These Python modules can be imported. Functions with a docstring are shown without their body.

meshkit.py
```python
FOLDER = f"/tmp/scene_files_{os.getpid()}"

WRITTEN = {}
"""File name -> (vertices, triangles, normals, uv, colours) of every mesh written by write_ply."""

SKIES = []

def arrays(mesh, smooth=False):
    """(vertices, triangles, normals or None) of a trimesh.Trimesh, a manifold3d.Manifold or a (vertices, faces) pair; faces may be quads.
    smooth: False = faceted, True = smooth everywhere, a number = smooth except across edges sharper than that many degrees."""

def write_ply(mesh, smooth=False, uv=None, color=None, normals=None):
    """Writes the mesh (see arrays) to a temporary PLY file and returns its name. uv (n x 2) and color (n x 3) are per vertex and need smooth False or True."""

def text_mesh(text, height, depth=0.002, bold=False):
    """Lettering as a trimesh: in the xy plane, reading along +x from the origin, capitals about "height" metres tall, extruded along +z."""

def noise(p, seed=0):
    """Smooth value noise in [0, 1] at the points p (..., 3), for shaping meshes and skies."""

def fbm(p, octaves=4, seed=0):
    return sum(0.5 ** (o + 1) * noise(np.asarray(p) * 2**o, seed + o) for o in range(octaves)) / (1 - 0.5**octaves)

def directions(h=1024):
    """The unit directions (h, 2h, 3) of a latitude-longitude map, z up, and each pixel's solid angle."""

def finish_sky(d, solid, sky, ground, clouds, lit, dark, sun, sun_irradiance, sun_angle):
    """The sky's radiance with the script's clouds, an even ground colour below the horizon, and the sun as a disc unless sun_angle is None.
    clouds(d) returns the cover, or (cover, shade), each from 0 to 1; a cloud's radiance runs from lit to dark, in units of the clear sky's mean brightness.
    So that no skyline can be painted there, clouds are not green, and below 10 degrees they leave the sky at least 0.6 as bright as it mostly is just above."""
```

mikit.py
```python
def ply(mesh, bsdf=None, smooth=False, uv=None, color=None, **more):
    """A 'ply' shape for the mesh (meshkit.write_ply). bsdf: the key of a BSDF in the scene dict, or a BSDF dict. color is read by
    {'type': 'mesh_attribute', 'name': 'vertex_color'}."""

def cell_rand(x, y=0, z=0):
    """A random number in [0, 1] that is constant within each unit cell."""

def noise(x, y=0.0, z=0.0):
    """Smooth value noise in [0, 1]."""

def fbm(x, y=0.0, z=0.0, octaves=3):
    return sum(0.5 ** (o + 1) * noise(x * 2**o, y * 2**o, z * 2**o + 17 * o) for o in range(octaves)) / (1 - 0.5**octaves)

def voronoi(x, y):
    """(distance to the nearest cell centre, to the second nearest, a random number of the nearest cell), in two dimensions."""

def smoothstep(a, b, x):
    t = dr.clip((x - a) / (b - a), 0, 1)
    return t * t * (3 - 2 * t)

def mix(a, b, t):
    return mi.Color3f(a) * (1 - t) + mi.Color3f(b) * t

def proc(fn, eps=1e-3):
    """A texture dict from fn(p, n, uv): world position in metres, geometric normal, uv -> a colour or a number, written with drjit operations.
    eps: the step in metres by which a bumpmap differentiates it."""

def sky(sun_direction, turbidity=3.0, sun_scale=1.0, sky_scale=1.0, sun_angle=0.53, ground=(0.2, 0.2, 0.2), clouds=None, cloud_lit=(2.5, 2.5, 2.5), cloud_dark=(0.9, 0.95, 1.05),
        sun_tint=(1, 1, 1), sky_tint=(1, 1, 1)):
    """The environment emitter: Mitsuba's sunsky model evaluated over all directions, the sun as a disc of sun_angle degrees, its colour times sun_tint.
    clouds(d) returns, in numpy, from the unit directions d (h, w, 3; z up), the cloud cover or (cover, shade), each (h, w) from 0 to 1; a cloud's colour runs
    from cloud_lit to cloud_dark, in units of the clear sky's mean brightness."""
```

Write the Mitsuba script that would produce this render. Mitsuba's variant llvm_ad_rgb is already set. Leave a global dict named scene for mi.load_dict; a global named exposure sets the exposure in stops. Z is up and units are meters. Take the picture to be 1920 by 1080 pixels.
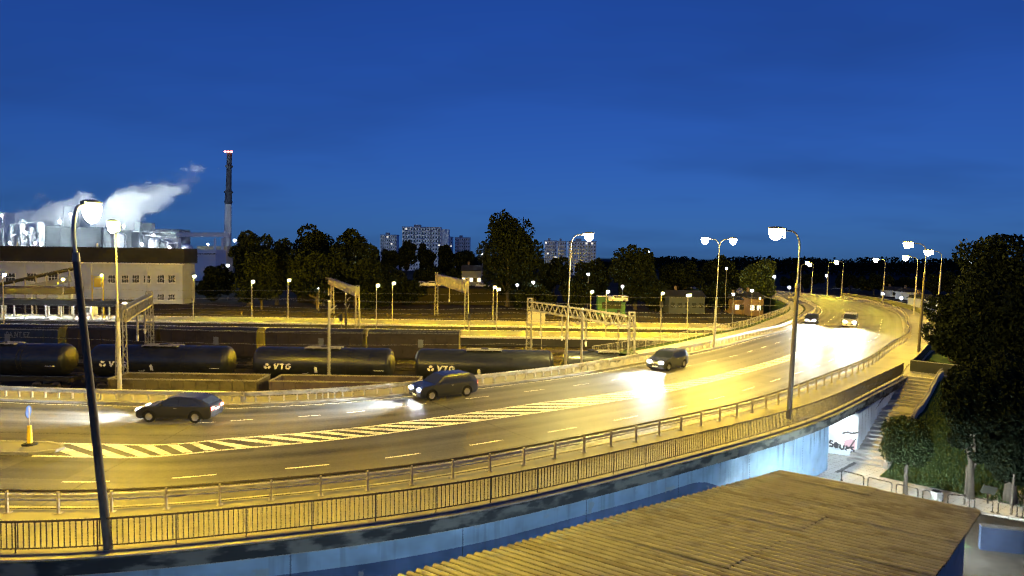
import math
import numpy as np
import trimesh
import drjit as dr
import mitsuba as mi
import mikit
import meshkit
from mikit import proc, noise, fbm, smoothstep, mix
from scipy.interpolate import CubicSpline
from shapely.geometry import Polygon, Point
from shapely import affinity

T = mi.ScalarTransform4f
PI = math.pi
scene, labels = {}, {}

# ------------------------------------------------------------------ camera, sky, exposure
F, CX, CY = 1250.0, 960.0, 540.0            # focal length in pixels of a 1920 wide picture
EYE = np.array([0.0, 0.0, 13.5])
PITCH, ROLL = math.atan(58 / F), -0.014
_f = np.array([0, math.cos(PITCH), -math.sin(PITCH)])
_u0 = np.array([0, math.sin(PITCH), math.cos(PITCH)])
_r0 = np.array([1.0, 0, 0])
_u = math.cos(ROLL) * _u0 + math.sin(ROLL) * _r0
_r = math.cos(ROLL) * _r0 - math.sin(ROLL) * _u0
scene['camera'] = {'type': 'perspective', 'fov': 2 * math.degrees(math.atan(960 / F)), 'fov_axis': 'x',
                   'near_clip': 0.1, 'far_clip': 6000.0,
                   'to_world': T().look_at(origin=EYE.tolist(), target=(EYE + _f).tolist(), up=_u.tolist())}
exposure = 2.5
KX = 2.0 ** -exposure                       # light levels below are written for exposure 0


def sky_clouds(d):
    q = d / np.maximum(d[..., 2:3] + 0.12, 0.05)
    n = meshkit.fbm(np.stack([q[..., 0] * 0.9, q[..., 1] * 1.6, q[..., 2] * 0 + 3.0], -1), 5, 4)
    return np.clip((n - 0.42) * 2.5, 0, 1) * 0.28


scene['sky'] = mikit.sky((-0.25, -0.95, 0.155), turbidity=3.0, sun_scale=0.0, sky_scale=KX, sky_tint=(0.32, 1.04, 4.4),
                         clouds=sky_clouds, cloud_lit=(0.10, 0.33, 1.3), cloud_dark=(0.1, 0.3, 1.2), ground=(0.05, 0.05, 0.05))
scene['sky']['sampling_weight'] = 7.0
LAMP_YELLOW = np.array([1.0, 0.65, 0.03])
LAMP_WARM = np.array([1.0, 0.68, 0.12])
LAMP_WHITE = np.array([0.80, 0.95, 1.0])


# ------------------------------------------------------------------ picture point -> place on a plane of the site
def ray(px, py):
    return _f + _r * (px - CX) / F - _u * (py - CY) / F


def G(px, py, z):
    d = ray(px, py)
    return EYE + d * (z - EYE[2]) / d[2]


def V(px, py, Y):
    d = ray(px, py)
    return EYE + d * Y / d[1]


# ------------------------------------------------------------------ helpers
def PLY(mesh, m, smooth=False):
    return mikit.ply(mesh, 'm_' + m, smooth=smooth)


_counts = {}


def numbered(name):
    n = _counts.get(name, 0)
    _counts[name] = n + 1
    return name if n == 0 else f'{name}_{n:03d}'


def thing(name, label=None, cat=None, group=None, kind=None):
    k = numbered(name)
    d = {}
    if label: d['label'] = label
    if cat: d['category'] = cat
    if group: d['group'] = group
    if kind: d['kind'] = kind
    labels[k] = d
    return k


def part(parent, name, mesh, m, smooth=False, M=None, kind=None, label=None, **more):
    k = numbered(f'{parent}__{name}') if parent else name
    d = mesh if isinstance(mesh, dict) else PLY(mesh, m, smooth=smooth)
    d = {**d, **more}
    if M is not None: d['to_world'] = M
    scene[k] = d
    if kind or label:
        labels[k] = {**({'kind': kind} if kind else {}), **({'label': label} if label else {})}
    return k


def solo(name, mesh, m, label=None, cat=None, group=None, kind=None, smooth=False, M=None, **more):
    k = thing(name, label, cat, group, kind)
    d = mesh if isinstance(mesh, dict) else PLY(mesh, m, smooth=smooth)
    scene[k] = {**d, **more, **({'to_world': M} if M is not None else {})}
    return k


def emit(rgb, w=1.0):
    return {'type': 'area', 'radiance': {'type': 'rgb', 'value': [float(x) * KX for x in rgb]}, 'sampling_weight': float(w)}


def cat(*ms):
    ms = [m for m in (ms[0] if len(ms) == 1 and isinstance(ms[0], list) else ms)]
    vs, fs, n = [], [], 0
    for m in ms:
        v, f = (m.vertices, m.faces) if hasattr(m, 'vertices') else m
        vs.append(np.asarray(v, float)); fs.append(np.asarray(f) + n); n += len(v)
    return trimesh.Trimesh(np.vstack(vs), np.vstack(fs), process=False)


BOXV = np.array([[x, y, z] for x in (-.5, .5) for y in (-.5, .5) for z in (-.5, .5)], float)
BOXF = np.array([[0, 1, 3], [0, 3, 2], [4, 6, 7], [4, 7, 5], [0, 4, 5], [0, 5, 1], [2, 3, 7], [2, 7, 6], [0, 2, 6], [0, 6, 4], [1, 5, 7], [1, 7, 3]])


def box(c, s, rz=0.0):
    v = BOXV * np.array(s, float)
    if rz:
        a, b = math.cos(rz), math.sin(rz)
        v = np.stack([v[:, 0] * a - v[:, 1] * b, v[:, 0] * b + v[:, 1] * a, v[:, 2]], 1)
    return trimesh.Trimesh(v + np.array(c, float), BOXF.copy(), process=False)


def bar(a, b, w, h=None):
    """A square bar from a to b."""
    a, b = np.array(a, float), np.array(b, float)
    d = b - a; L = np.linalg.norm(d); d /= L
    x = np.cross(d, [0, 0, 1.0])
    if np.linalg.norm(x) < 1e-3: x = np.array([1.0, 0, 0])
    x /= np.linalg.norm(x); y = np.cross(x, d)
    v = BOXV * np.array([w, L, h or w])
    return trimesh.Trimesh(v[:, :1] * x + v[:, 1:2] * d + v[:, 2:3] * y + (a + b) / 2, BOXF.copy(), process=False)


def tube(pts, radii, sides=8, caps=True):
    p = np.asarray(pts, float)
    n = len(p)
    r = np.broadcast_to(np.asarray(radii, float), (n,))
    t = np.gradient(p, axis=0); t /= np.linalg.norm(t, axis=1, keepdims=True)
    ref = np.array([0, 0, 1.0]) if abs(t[0, 2]) < 0.9 else np.array([1.0, 0, 0])
    a = np.cross(t, ref); bad = np.linalg.norm(a, axis=1) < 1e-3
    a[bad] = np.cross(t[bad], [0.3, 1, 0.1]); a /= np.linalg.norm(a, axis=1, keepdims=True)
    for i in range(1, n):
        if np.dot(a[i], a[i - 1]) < 0: a[i] *= -1
    b = np.cross(t, a)
    g = np.arange(sides) * 2 * PI / sides
    v = p[:, None] + r[:, None, None] * (np.cos(g)[None, :, None] * a[:, None] + np.sin(g)[None, :, None] * b[:, None])
    v = v.reshape(-1, 3)
    i, j = np.meshgrid(np.arange(n - 1), np.arange(sides), indexing='ij')
    A = i * sides + j; B = i * sides + (j + 1) % sides
    q = np.stack([A, B, B + sides, A + sides], -1).reshape(-1, 4)
    f = np.vstack([q[:, [0, 1, 2]], q[:, [0, 2, 3]]])
    if caps:
        v = np.vstack([v, p[0], p[-1]])
        k = np.arange(sides); k2 = (k + 1) % sides
        f = np.vstack([f, np.stack([k2, k, np.full(sides, n * sides)], 1), np.stack([k + (n - 1) * sides, k2 + (n - 1) * sides, np.full(sides, n * sides + 1)], 1)])
    return trimesh.Trimesh(v, f, process=False)


def lathe(prof, sides=16, c=(0, 0, 0)):
    """prof: (radius, z) from bottom to top."""
    prof = np.array(prof, float); n = len(prof)
    g = np.arange(sides) * 2 * PI / sides
    v = np.stack([prof[:, 0][:, None] * np.cos(g), prof[:, 0][:, None] * np.sin(g), np.repeat(prof[:, 1][:, None], sides, 1)], -1).reshape(-1, 3) + np.array(c, float)
    i, j = np.meshgrid(np.arange(n - 1), np.arange(sides), indexing='ij')
    A = i * sides + j; B = i * sides + (j + 1) % sides
    q = np.stack([A, B, B + sides, A + sides], -1).reshape(-1, 4)
    return trimesh.Trimesh(v, np.vstack([q[:, [0, 1, 2]], q[:, [0, 2, 3]]]), process=False)


def sweep(stations, profile, closed=True, caps=True):
    """stations: (n,4) x, y, nx, ny with optional per-station z in column 4; profile: list of (d, z), or per-station array (n,m,2)."""
    st = np.asarray(stations, float); n = len(st)
    pr = np.asarray(profile, float)
    if pr.ndim == 2: pr = np.broadcast_to(pr, (n,) + pr.shape)
    m = pr.shape[1]
    v = np.stack([st[:, 0:1] + st[:, 2:3] * pr[..., 0], st[:, 1:2] + st[:, 3:4] * pr[..., 0], pr[..., 1]], -1).reshape(-1, 3)
    k = m if closed else m - 1
    i, j = np.meshgrid(np.arange(n - 1), np.arange(k), indexing='ij')
    A = i * m + j; B = i * m + (j + 1) % m
    q = np.stack([A, A + m, B + m, B], -1).reshape(-1, 4)
    f = [q[:, [0, 1, 2]], q[:, [0, 2, 3]]]
    if closed and caps:
        c = np.arange(1, m - 1)
        f += [np.stack([c * 0, c, c + 1], 1), np.stack([c * 0, c + 1, c], 1) + (n - 1) * m]
    return trimesh.Trimesh(v, np.vstack(f), process=False)


def prism(poly, z0, z1):
    m = trimesh.creation.extrude_polygon(poly if isinstance(poly, Polygon) else Polygon(poly), z1 - z0, engine='earcut')
    m.apply_translation([0, 0, z0])
    return m


def sheet(pts, z):
    m = trimesh.creation.triangulate_polygon(pts if isinstance(pts, Polygon) else Polygon(pts), engine='earcut')
    v = np.column_stack([m[0], np.full(len(m[0]), z)])
    f = np.array(m[1])
    nz = np.cross(v[f[:, 1]] - v[f[:, 0]], v[f[:, 2]] - v[f[:, 0]])[:, 2]
    f[nz < 0] = f[nz < 0][:, ::-1]
    return trimesh.Trimesh(v, f, process=False)


def ellipsoid(c, r, sub=2):
    m = trimesh.creation.icosphere(subdivisions=sub)
    m.apply_scale(r); m.apply_translation(c)
    return m


def at(x, y, z=0.0, rz=0.0):
    return T().translate([float(x), float(y), float(z)]).rotate([0, 0, 1], math.degrees(rz))


# ------------------------------------------------------------------ materials
def mat(name, rgb, rough=0.7, spec=0.3, metallic=0.0, two=True, **more):
    b = {'type': 'principled', 'base_color': {'type': 'rgb', 'value': list(rgb)} if not isinstance(rgb, dict) else rgb,
         'roughness': rough, 'specular': spec, 'metallic': metallic, **more}
    scene['m_' + name] = {'type': 'twosided', 'bsdf': b} if two else b
    return name


def dirty(rgb, amount=0.35, scale=1.0, dark=(0.25, 0.22, 0.18)):
    rgb = tuple(rgb)
    def fn(p, n, uv):
        a = fbm(p.x * scale, p.y * scale, p.z * scale, 4)
        b = fbm(p.x * scale * 5 + 9, p.y * scale * 5, p.z * scale * 5, 2)
        t = smoothstep(0.42, 0.75, a * 0.7 + b * 0.3) * amount
        return mix(rgb, (rgb[0] * dark[0], rgb[1] * dark[1], rgb[2] * dark[2]), t)
    return proc(fn)


def asphalt_fn(p, n, uv):
    """uv.x: metres across from the near guardrail, uv.y: metres along the road."""
    d, s = uv.x, uv.y
    big = fbm(p.x * 0.16, p.y * 0.16, 0.0, 3)
    fine = noise(p.x * 9, p.y * 9, 0.0) * 0.5 + noise(p.x * 27, p.y * 27, 1.0) * 0.5
    streak = fbm(d * 2.4, s * 0.06, 5.0, 4)
    g = 0.058 + 0.030 * (big - 0.5) + 0.022 * (fine - 0.5) + 0.045 * (streak - 0.5)
    for c in (2.4, 6.3, 12.5, 15.8):                      # wheel tracks and the oil line between them
        for o in (-0.85, 0.85):
            g = g + 0.015 * dr.exp(-dr.square((d - c - o + 0.25 * (noise(s * 0.05, c) - 0.5)) / 0.28))
        g = g - 0.022 * dr.exp(-dr.square((d - c) / 0.35)) * (0.4 + noise(s * 0.3, c))
    seam = dr.abs(d - 10.75 + 0.10 * noise(s * 0.7)) < 0.035
    cr = dr.abs(s / 23.0 - dr.floor(s / 23.0) - 0.5 + 0.006 * (fbm(d * 0.9, dr.floor(s / 23.0) * 7.0) - 0.5)) < 0.0018
    ci, cj = dr.floor(s / 9.0), dr.floor(d / 3.4)
    fx, fy = s / 9.0 - ci, d / 3.4 - cj
    has = mikit.cell_rand(ci, cj, 3.0) > 0.86
    a0 = 0.15 + 0.3 * mikit.cell_rand(ci, cj, 4.0)
    patch = has & (fx > a0) & (fx < a0 + 0.4) & (fy > 0.15) & (fy < 0.85)
    g = dr.select(patch, g * 0.66, g)
    g = dr.select(seam | cr, g * 0.45, g)
    return mi.Color3f(g * 1.04, g, g * 0.95)


def wall_fn(p, n, uv):
    """Concrete painted light blue above and dark blue below, with run stains under the deck."""
    s = p.x * 0.76 + p.y * 0.65
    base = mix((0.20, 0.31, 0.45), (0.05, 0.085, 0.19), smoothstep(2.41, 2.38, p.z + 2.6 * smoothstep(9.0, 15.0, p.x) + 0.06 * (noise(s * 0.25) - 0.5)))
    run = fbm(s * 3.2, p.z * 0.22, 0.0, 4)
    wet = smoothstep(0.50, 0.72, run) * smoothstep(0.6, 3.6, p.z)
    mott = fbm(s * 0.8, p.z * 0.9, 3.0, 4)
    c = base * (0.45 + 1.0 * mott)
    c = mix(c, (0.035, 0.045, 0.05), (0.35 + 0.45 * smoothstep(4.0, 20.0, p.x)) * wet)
    joint = dr.abs(s / 6.0 - dr.floor(s / 6.0) - 0.5) < 0.004
    c = dr.select(joint, c * 0.45, c)
    chip = smoothstep(0.70, 0.76, fbm(s * 1.6 + 5, p.z * 1.6, 7.0, 4))
    return mix(c, (0.25, 0.26, 0.25), 0.5 * chip)


def coping_fn(p, n, uv):
    s = p.x * 0.76 + p.y * 0.65
    a = fbm(s * 1.3, p.z * 3, 0.0, 4)
    return mix((0.11, 0.11, 0.10), (0.022, 0.025, 0.028), smoothstep(0.35, 0.62, a))


def pave_fn(p, n, uv):
    a = fbm(p.x * 0.5, p.y * 0.5, 0.0, 4)
    b = noise(p.x * 7, p.y * 7, 0.0)
    gx, gy = p.x * 0.8 + p.y * 0.6, -p.x * 0.6 + p.y * 0.8
    jx, jy = dr.abs(gx / 0.5 - dr.floor(gx / 0.5) - 0.5), dr.abs(gy / 0.5 - dr.floor(gy / 0.5) - 0.5)
    j = smoothstep(0.46, 0.49, dr.maximum(jx, jy))
    c = mix((0.36, 0.35, 0.33), (0.22, 0.21, 0.19), a * 0.8 + 0.25 * b)
    return c * (1 - 0.45 * j)


def grass_fn(p, n, uv):
    a = fbm(p.x * 0.25, p.y * 0.25, 0.0, 4)
    b = noise(p.x * 5, p.y * 5, p.z * 5)
    return mix((0.014, 0.034, 0.014), (0.030, 0.050, 0.024), a * 0.75 + 0.35 * b)


def yard_fn(p, n, uv):
    a = fbm(p.x * 0.12, p.y * 0.3, 0.0, 4)
    b = noise(p.x * 3.3, p.y * 3.3, 0.0)
    return mix((0.024, 0.020, 0.016), (0.011, 0.010, 0.009), a) * (0.7 + 0.6 * b)


def roof_fn(p, n, uv):
    u = p.x * 0.86 - p.y * 0.51
    w = p.x * 0.51 + p.y * 0.86
    a = fbm(u * 0.35, w * 1.6, 0.0, 4)
    b = fbm(u * 2.2, w * 6, 0.0, 3)
    rust = smoothstep(0.50, 0.72, a * 0.6 + b * 0.4)
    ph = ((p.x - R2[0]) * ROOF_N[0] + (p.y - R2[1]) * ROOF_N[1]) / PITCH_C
    valley = smoothstep(0.30, 0.80, 0.5 - 0.5 * dr.cos(2 * PI * ph))          # grime in the troughs, plus painted shade to bring out the ribs
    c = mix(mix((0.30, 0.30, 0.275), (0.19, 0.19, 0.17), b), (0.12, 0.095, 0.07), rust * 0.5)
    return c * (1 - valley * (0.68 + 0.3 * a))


def leaf_fn(lo, hi):
    def fn(p, n, uv):
        a = fbm(p.x * 0.9, p.y * 0.9, p.z * 0.9, 2)
        b = noise(p.x * 6, p.y * 6, p.z * 6)
        return mix(lo, hi, a * 0.6 + b * 0.5)
    return proc(fn)


def bark_fn(p, n, uv):
    a = fbm(p.x * 9, p.y * 9, p.z * 1.6, 3)
    return mix((0.10, 0.085, 0.07), (0.03, 0.025, 0.02), a)


mat('asphalt', proc(asphalt_fn), 0.55, 0.25)
mat('road_paint', dirty((0.62, 0.60, 0.55), 0.75, 0.9, (0.3, 0.3, 0.3)), 0.5, 0.4)
mat('footway', dirty((0.16, 0.155, 0.145), 0.5, 0.8, (0.5, 0.5, 0.5)), 0.7, 0.3)
mat('kerb_stone', dirty((0.24, 0.235, 0.22), 0.6, 1.3, (0.4, 0.4, 0.4)), 0.75, 0.2)
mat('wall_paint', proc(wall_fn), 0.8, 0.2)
def pale_wall_fn(p, n, uv):
    s = p.x * 0.76 + p.y * 0.65
    run = fbm(s * 3.2, p.z * 0.25, 0.0, 4)
    c = mix((0.50, 0.54, 0.57), (0.36, 0.40, 0.43), fbm(s * 0.8, p.z * 0.9, 3.0, 4))
    return mix(c, (0.10, 0.12, 0.14), 0.6 * smoothstep(0.55, 0.75, run) * smoothstep(0.4, 3.4, p.z))


mat('pale_wall', proc(pale_wall_fn), 0.8, 0.2)
mat('coping', proc(coping_fn), 0.85, 0.15)
mat('concrete', dirty((0.30, 0.29, 0.27), 0.6, 0.7, (0.4, 0.4, 0.38)), 0.8, 0.2)
mat('shaded_concrete_pole', dirty((0.075, 0.066, 0.058), 0.6, 1.6, (0.4, 0.4, 0.4)), 0.8, 0.2)  # concrete with the shade of the unlit side put into its colour
mat('galvanised', dirty((0.42, 0.41, 0.39), 0.7, 1.7, (0.35, 0.32, 0.28)), 0.45, 0.5, metallic=0.35)
mat('galvanised_old', dirty((0.30, 0.28, 0.26), 0.8, 1.7, (0.35, 0.28, 0.22)), 0.5, 0.5, metallic=0.25)
mat('rail_paint', dirty((0.026, 0.020, 0.016), 0.6, 2.0, (0.5, 0.5, 0.5)), 0.5, 0.4)
mat('pole_paint', dirty((0.30, 0.29, 0.27), 0.5, 1.0, (0.5, 0.48, 0.45)), 0.45, 0.4)
mat('mast_steel', dirty((0.24, 0.235, 0.235), 0.5, 1.0, (0.5, 0.48, 0.45)), 0.5, 0.4)
mat('plaza_paving', proc(pave_fn), 0.75, 0.2)
mat('grass', proc(grass_fn), 0.9, 0.1)
mat('grass_blade', leaf_fn((0.016, 0.036, 0.012), (0.050, 0.070, 0.028)), 0.8, 0.1)
mat('dry_grass', dirty((0.026, 0.024, 0.012), 0.5, 0.3, (0.5, 0.5, 0.5)), 0.95, 0.05)
mat('yard', proc(yard_fn), 0.95, 0.1)
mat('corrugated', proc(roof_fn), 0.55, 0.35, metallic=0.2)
mat('bark', proc(bark_fn), 0.9, 0.1)
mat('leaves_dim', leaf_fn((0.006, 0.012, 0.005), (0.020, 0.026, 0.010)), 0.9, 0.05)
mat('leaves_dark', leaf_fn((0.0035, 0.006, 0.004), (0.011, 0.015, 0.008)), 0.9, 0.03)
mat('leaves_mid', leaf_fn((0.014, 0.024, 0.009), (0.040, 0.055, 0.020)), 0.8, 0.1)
mat('tank_black', dirty((0.020, 0.022, 0.027), 0.6, 0.8, (0.5, 0.45, 0.4)), 0.32, 0.5)
mat('wagon_frame', dirty((0.028, 0.026, 0.024), 0.5, 1.2, (0.5, 0.5, 0.5)), 0.7, 0.3)
mat('wagon_blue', dirty((0.030, 0.042, 0.075), 0.6, 0.7, (0.5, 0.45, 0.4)), 0.6, 0.3)
mat('wagon_brown', dirty((0.045, 0.034, 0.032), 0.6, 0.7, (0.5, 0.45, 0.4)), 0.7, 0.3)
mat('gondola_paint', dirty((0.10, 0.085, 0.06), 0.7, 0.8, (0.4, 0.35, 0.3)), 0.7, 0.3)
mat('gondola_violet', dirty((0.085, 0.065, 0.095), 0.7, 0.8, (0.4, 0.35, 0.3)), 0.7, 0.3)
mat('gondola_rim', dirty((0.22, 0.20, 0.17), 0.6, 1.2, (0.4, 0.35, 0.3)), 0.6, 0.3)
mat('white_paint', (0.75, 0.75, 0.74), 0.5, 0.4)
mat('stencil', (0.16, 0.17, 0.19), 0.6, 0.3)
mat('platform_top', dirty((0.21, 0.20, 0.17), 0.4, 0.6, (0.5, 0.5, 0.5)), 0.75, 0.2)
mat('platform_face', dirty((0.62, 0.61, 0.60), 0.4, 0.6, (0.5, 0.5, 0.5)), 0.7, 0.2)
mat('ballast', proc(yard_fn), 0.95, 0.1)
mat('steel_rail', (0.20, 0.16, 0.13), 0.35, 0.5, metallic=0.6)
mat('cream_render', dirty((0.38, 0.43, 0.52), 0.35, 0.25, (0.6, 0.58, 0.55)), 0.85, 0.15)
mat('roof_felt', dirty((0.025, 0.026, 0.028), 0.5, 0.3, (0.6, 0.6, 0.6)), 0.9, 0.1)
mat('dark_glass', (0.02, 0.024, 0.03), 0.12, 0.6)
mat('block_render', dirty((0.66, 0.68, 0.70), 0.3, 0.1, (0.75, 0.75, 0.75)), 0.85, 0.15)
mat('block_panel', (0.24, 0.26, 0.30), 0.85, 0.15)
mat('plant_grey', dirty((0.20, 0.22, 0.24), 0.5, 0.08, (0.6, 0.6, 0.6)), 0.75, 0.2)
mat('plant_pale', dirty((0.68, 0.72, 0.74), 0.4, 0.1, (0.6, 0.6, 0.6)), 0.6, 0.3)
mat('chimney_dark', (0.045, 0.055, 0.075), 0.8, 0.2)
mat('chimney_pale', (0.42, 0.44, 0.48), 0.8, 0.2)
mat('canopy_dark', dirty((0.035, 0.034, 0.036), 0.4, 0.5, (0.6, 0.6, 0.6)), 0.7, 0.2)
mat('canopy_white', (0.62, 0.64, 0.66), 0.5, 0.3)
mat('sign_yellow', (0.75, 0.52, 0.03), 0.5, 0.3)
mat('sign_pale', (0.60, 0.52, 0.32), 0.6, 0.3)
mat('sign_blue', (0.03, 0.10, 0.42), 0.4, 0.4)
mat('black_rubber', (0.015, 0.015, 0.016), 0.8, 0.2)
mat('rim_metal', (0.35, 0.35, 0.36), 0.35, 0.5, metallic=0.7)
mat('car_black', (0.012, 0.012, 0.014), 0.22, 0.45, clearcoat=1.0, clearcoat_gloss=0.94)
mat('car_blue', (0.010, 0.013, 0.030), 0.22, 0.45, clearcoat=1.0, clearcoat_gloss=0.94)
mat('car_grey', (0.024, 0.028, 0.038), 0.22, 0.45, clearcoat=1.0, clearcoat_gloss=0.94)
mat('car_silver', (0.40, 0.40, 0.39), 0.3, 0.6, clearcoat=0.6, clearcoat_gloss=0.9)
mat('car_trim', (0.02, 0.02, 0.022), 0.5, 0.4)
mat('lamp_glass', (0.8, 0.8, 0.8), 0.3, 0.5, two=False)
mat('housing', (0.12, 0.12, 0.12), 0.5, 0.4)
mat('graffiti_black', (0.015, 0.013, 0.016), 0.6, 0.3)
mat('graffiti_white', (0.62, 0.64, 0.62), 0.6, 0.3)
mat('graffiti_pink', (0.42, 0.24, 0.26), 0.6, 0.3)
mat('step_tread', dirty((0.30, 0.28, 0.25), 0.5, 1.2, (0.45, 0.45, 0.45)), 0.8, 0.2)
mat('dull_blue', dirty((0.009, 0.014, 0.030), 0.6, 1.0, (0.5, 0.5, 0.5)), 0.8, 0.2)
mat('dark_panel', dirty((0.040, 0.042, 0.034), 0.5, 1.0, (0.5, 0.5, 0.5)), 0.7, 0.2)
mat('kiosk_green', (0.03, 0.10, 0.07), 0.6, 0.3)
mat('brick_warm', dirty((0.17, 0.12, 0.085), 0.4, 0.6, (0.5, 0.5, 0.5)), 0.85, 0.15)

# ------------------------------------------------------------------ road alignment (plan of the near guardrail line)
ZR = 3.8                                     # carriageway level
_O = np.array([(-52, 27.5), (-42, 25.6), (-30, 24.2), (-18.4, 23.9), (-14.5, 24.0), (-11.1, 24.9), (-4.2, 27.4), (1.1, 30.7), (10.0, 37.3),
               (15.3, 41.7), (24.0, 50.9), (33.2, 61.3), (42.8, 74.2), (49.8, 83.2), (56.2, 94.0), (66.4, 112), (74.5, 128), (81.0, 146), (85.6, 164), (87.2, 182), (85.5, 200), (79, 222), (69, 243)], float)
_c = np.concatenate([[0], np.cumsum(np.linalg.norm(np.diff(_O, axis=0), axis=1))])
_spl = CubicSpline(_c, _O)
_tt = np.linspace(0, _c[-1], 2400)
_pp = _spl(_tt)
for _k in range(400):                        # fair the curve
    _pp[1:-1] += 0.5 * ((_pp[:-2] + _pp[2:]) / 2 - _pp[1:-1])
_ss = np.concatenate([[0], np.cumsum(np.linalg.norm(np.diff(_pp, axis=0), axis=1))])
S_END = _ss[-1]


def path(s):
    """x, y, nx, ny at arc length s (normal towards the carriageway)."""
    s = np.atleast_1d(np.asarray(s, float))
    x, y = np.interp(s, _ss, _pp[:, 0]), np.interp(s, _ss, _pp[:, 1])
    e = 0.6
    dx = np.interp(s + e, _ss, _pp[:, 0]) - np.interp(s - e, _ss, _pp[:, 0])
    dy = np.interp(s + e, _ss, _pp[:, 1]) - np.interp(s - e, _ss, _pp[:, 1])
    L = np.hypot(dx, dy)
    return np.stack([x, y, -dy / L, dx / L], 1)


def pt(s, d, z=ZR):
    p = path(s)[0]
    return np.array([p[0] + p[2] * d, p[1] + p[3] * d, z])


def sd(x, y):
    """Nearest arc length and offset of a plan point."""
    i = np.argmin((_pp[:, 0] - x) ** 2 + (_pp[:, 1] - y) ** 2)
    p = path(_ss[i])[0]
    return _ss[i], (x - p[0]) * p[2] + (y - p[1]) * p[3]


def s_at_x(x):
    return np.interp(x, _pp[:1500, 0], _ss[:1500])


_XS = [s_at_x(x) for x in (-50, -18, -12, -5, 0, 8, 24, 50, 66)]


def tab(*v):
    return lambda s: np.interp(s, _XS, v)


W_ROAD = tab(18.9, 18.6, 18.6, 18.5, 18.2, 17.6, 16.6, 15.6, 14.6)      # to the far guardrail
D_LANE1 = tab(3.6, 3.7, 4.2, 4.4, 4.4, 4.1, 3.8, 3.6, 3.5)
D_HATCH0 = tab(7.0, 7.0, 8.0, 8.5, 8.6, 8.0, 6.9, 6.6, 6.4)
D_HATCH1 = tab(9.4, 9.3, 10.3, 10.6, 10.6, 10.4, 8.2, 7.6, 7.4)
D_LANE2 = tab(13.6, 13.8, 14.2, 14.3, 14.3, 13.9, 12.2, 11.4, 10.8)


def stations(s0, s1, step=1.0):
    n = max(2, int((s1 - s0) / step) + 1)
    s = np.linspace(s0, s1, n)
    return s, path(s)


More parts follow.
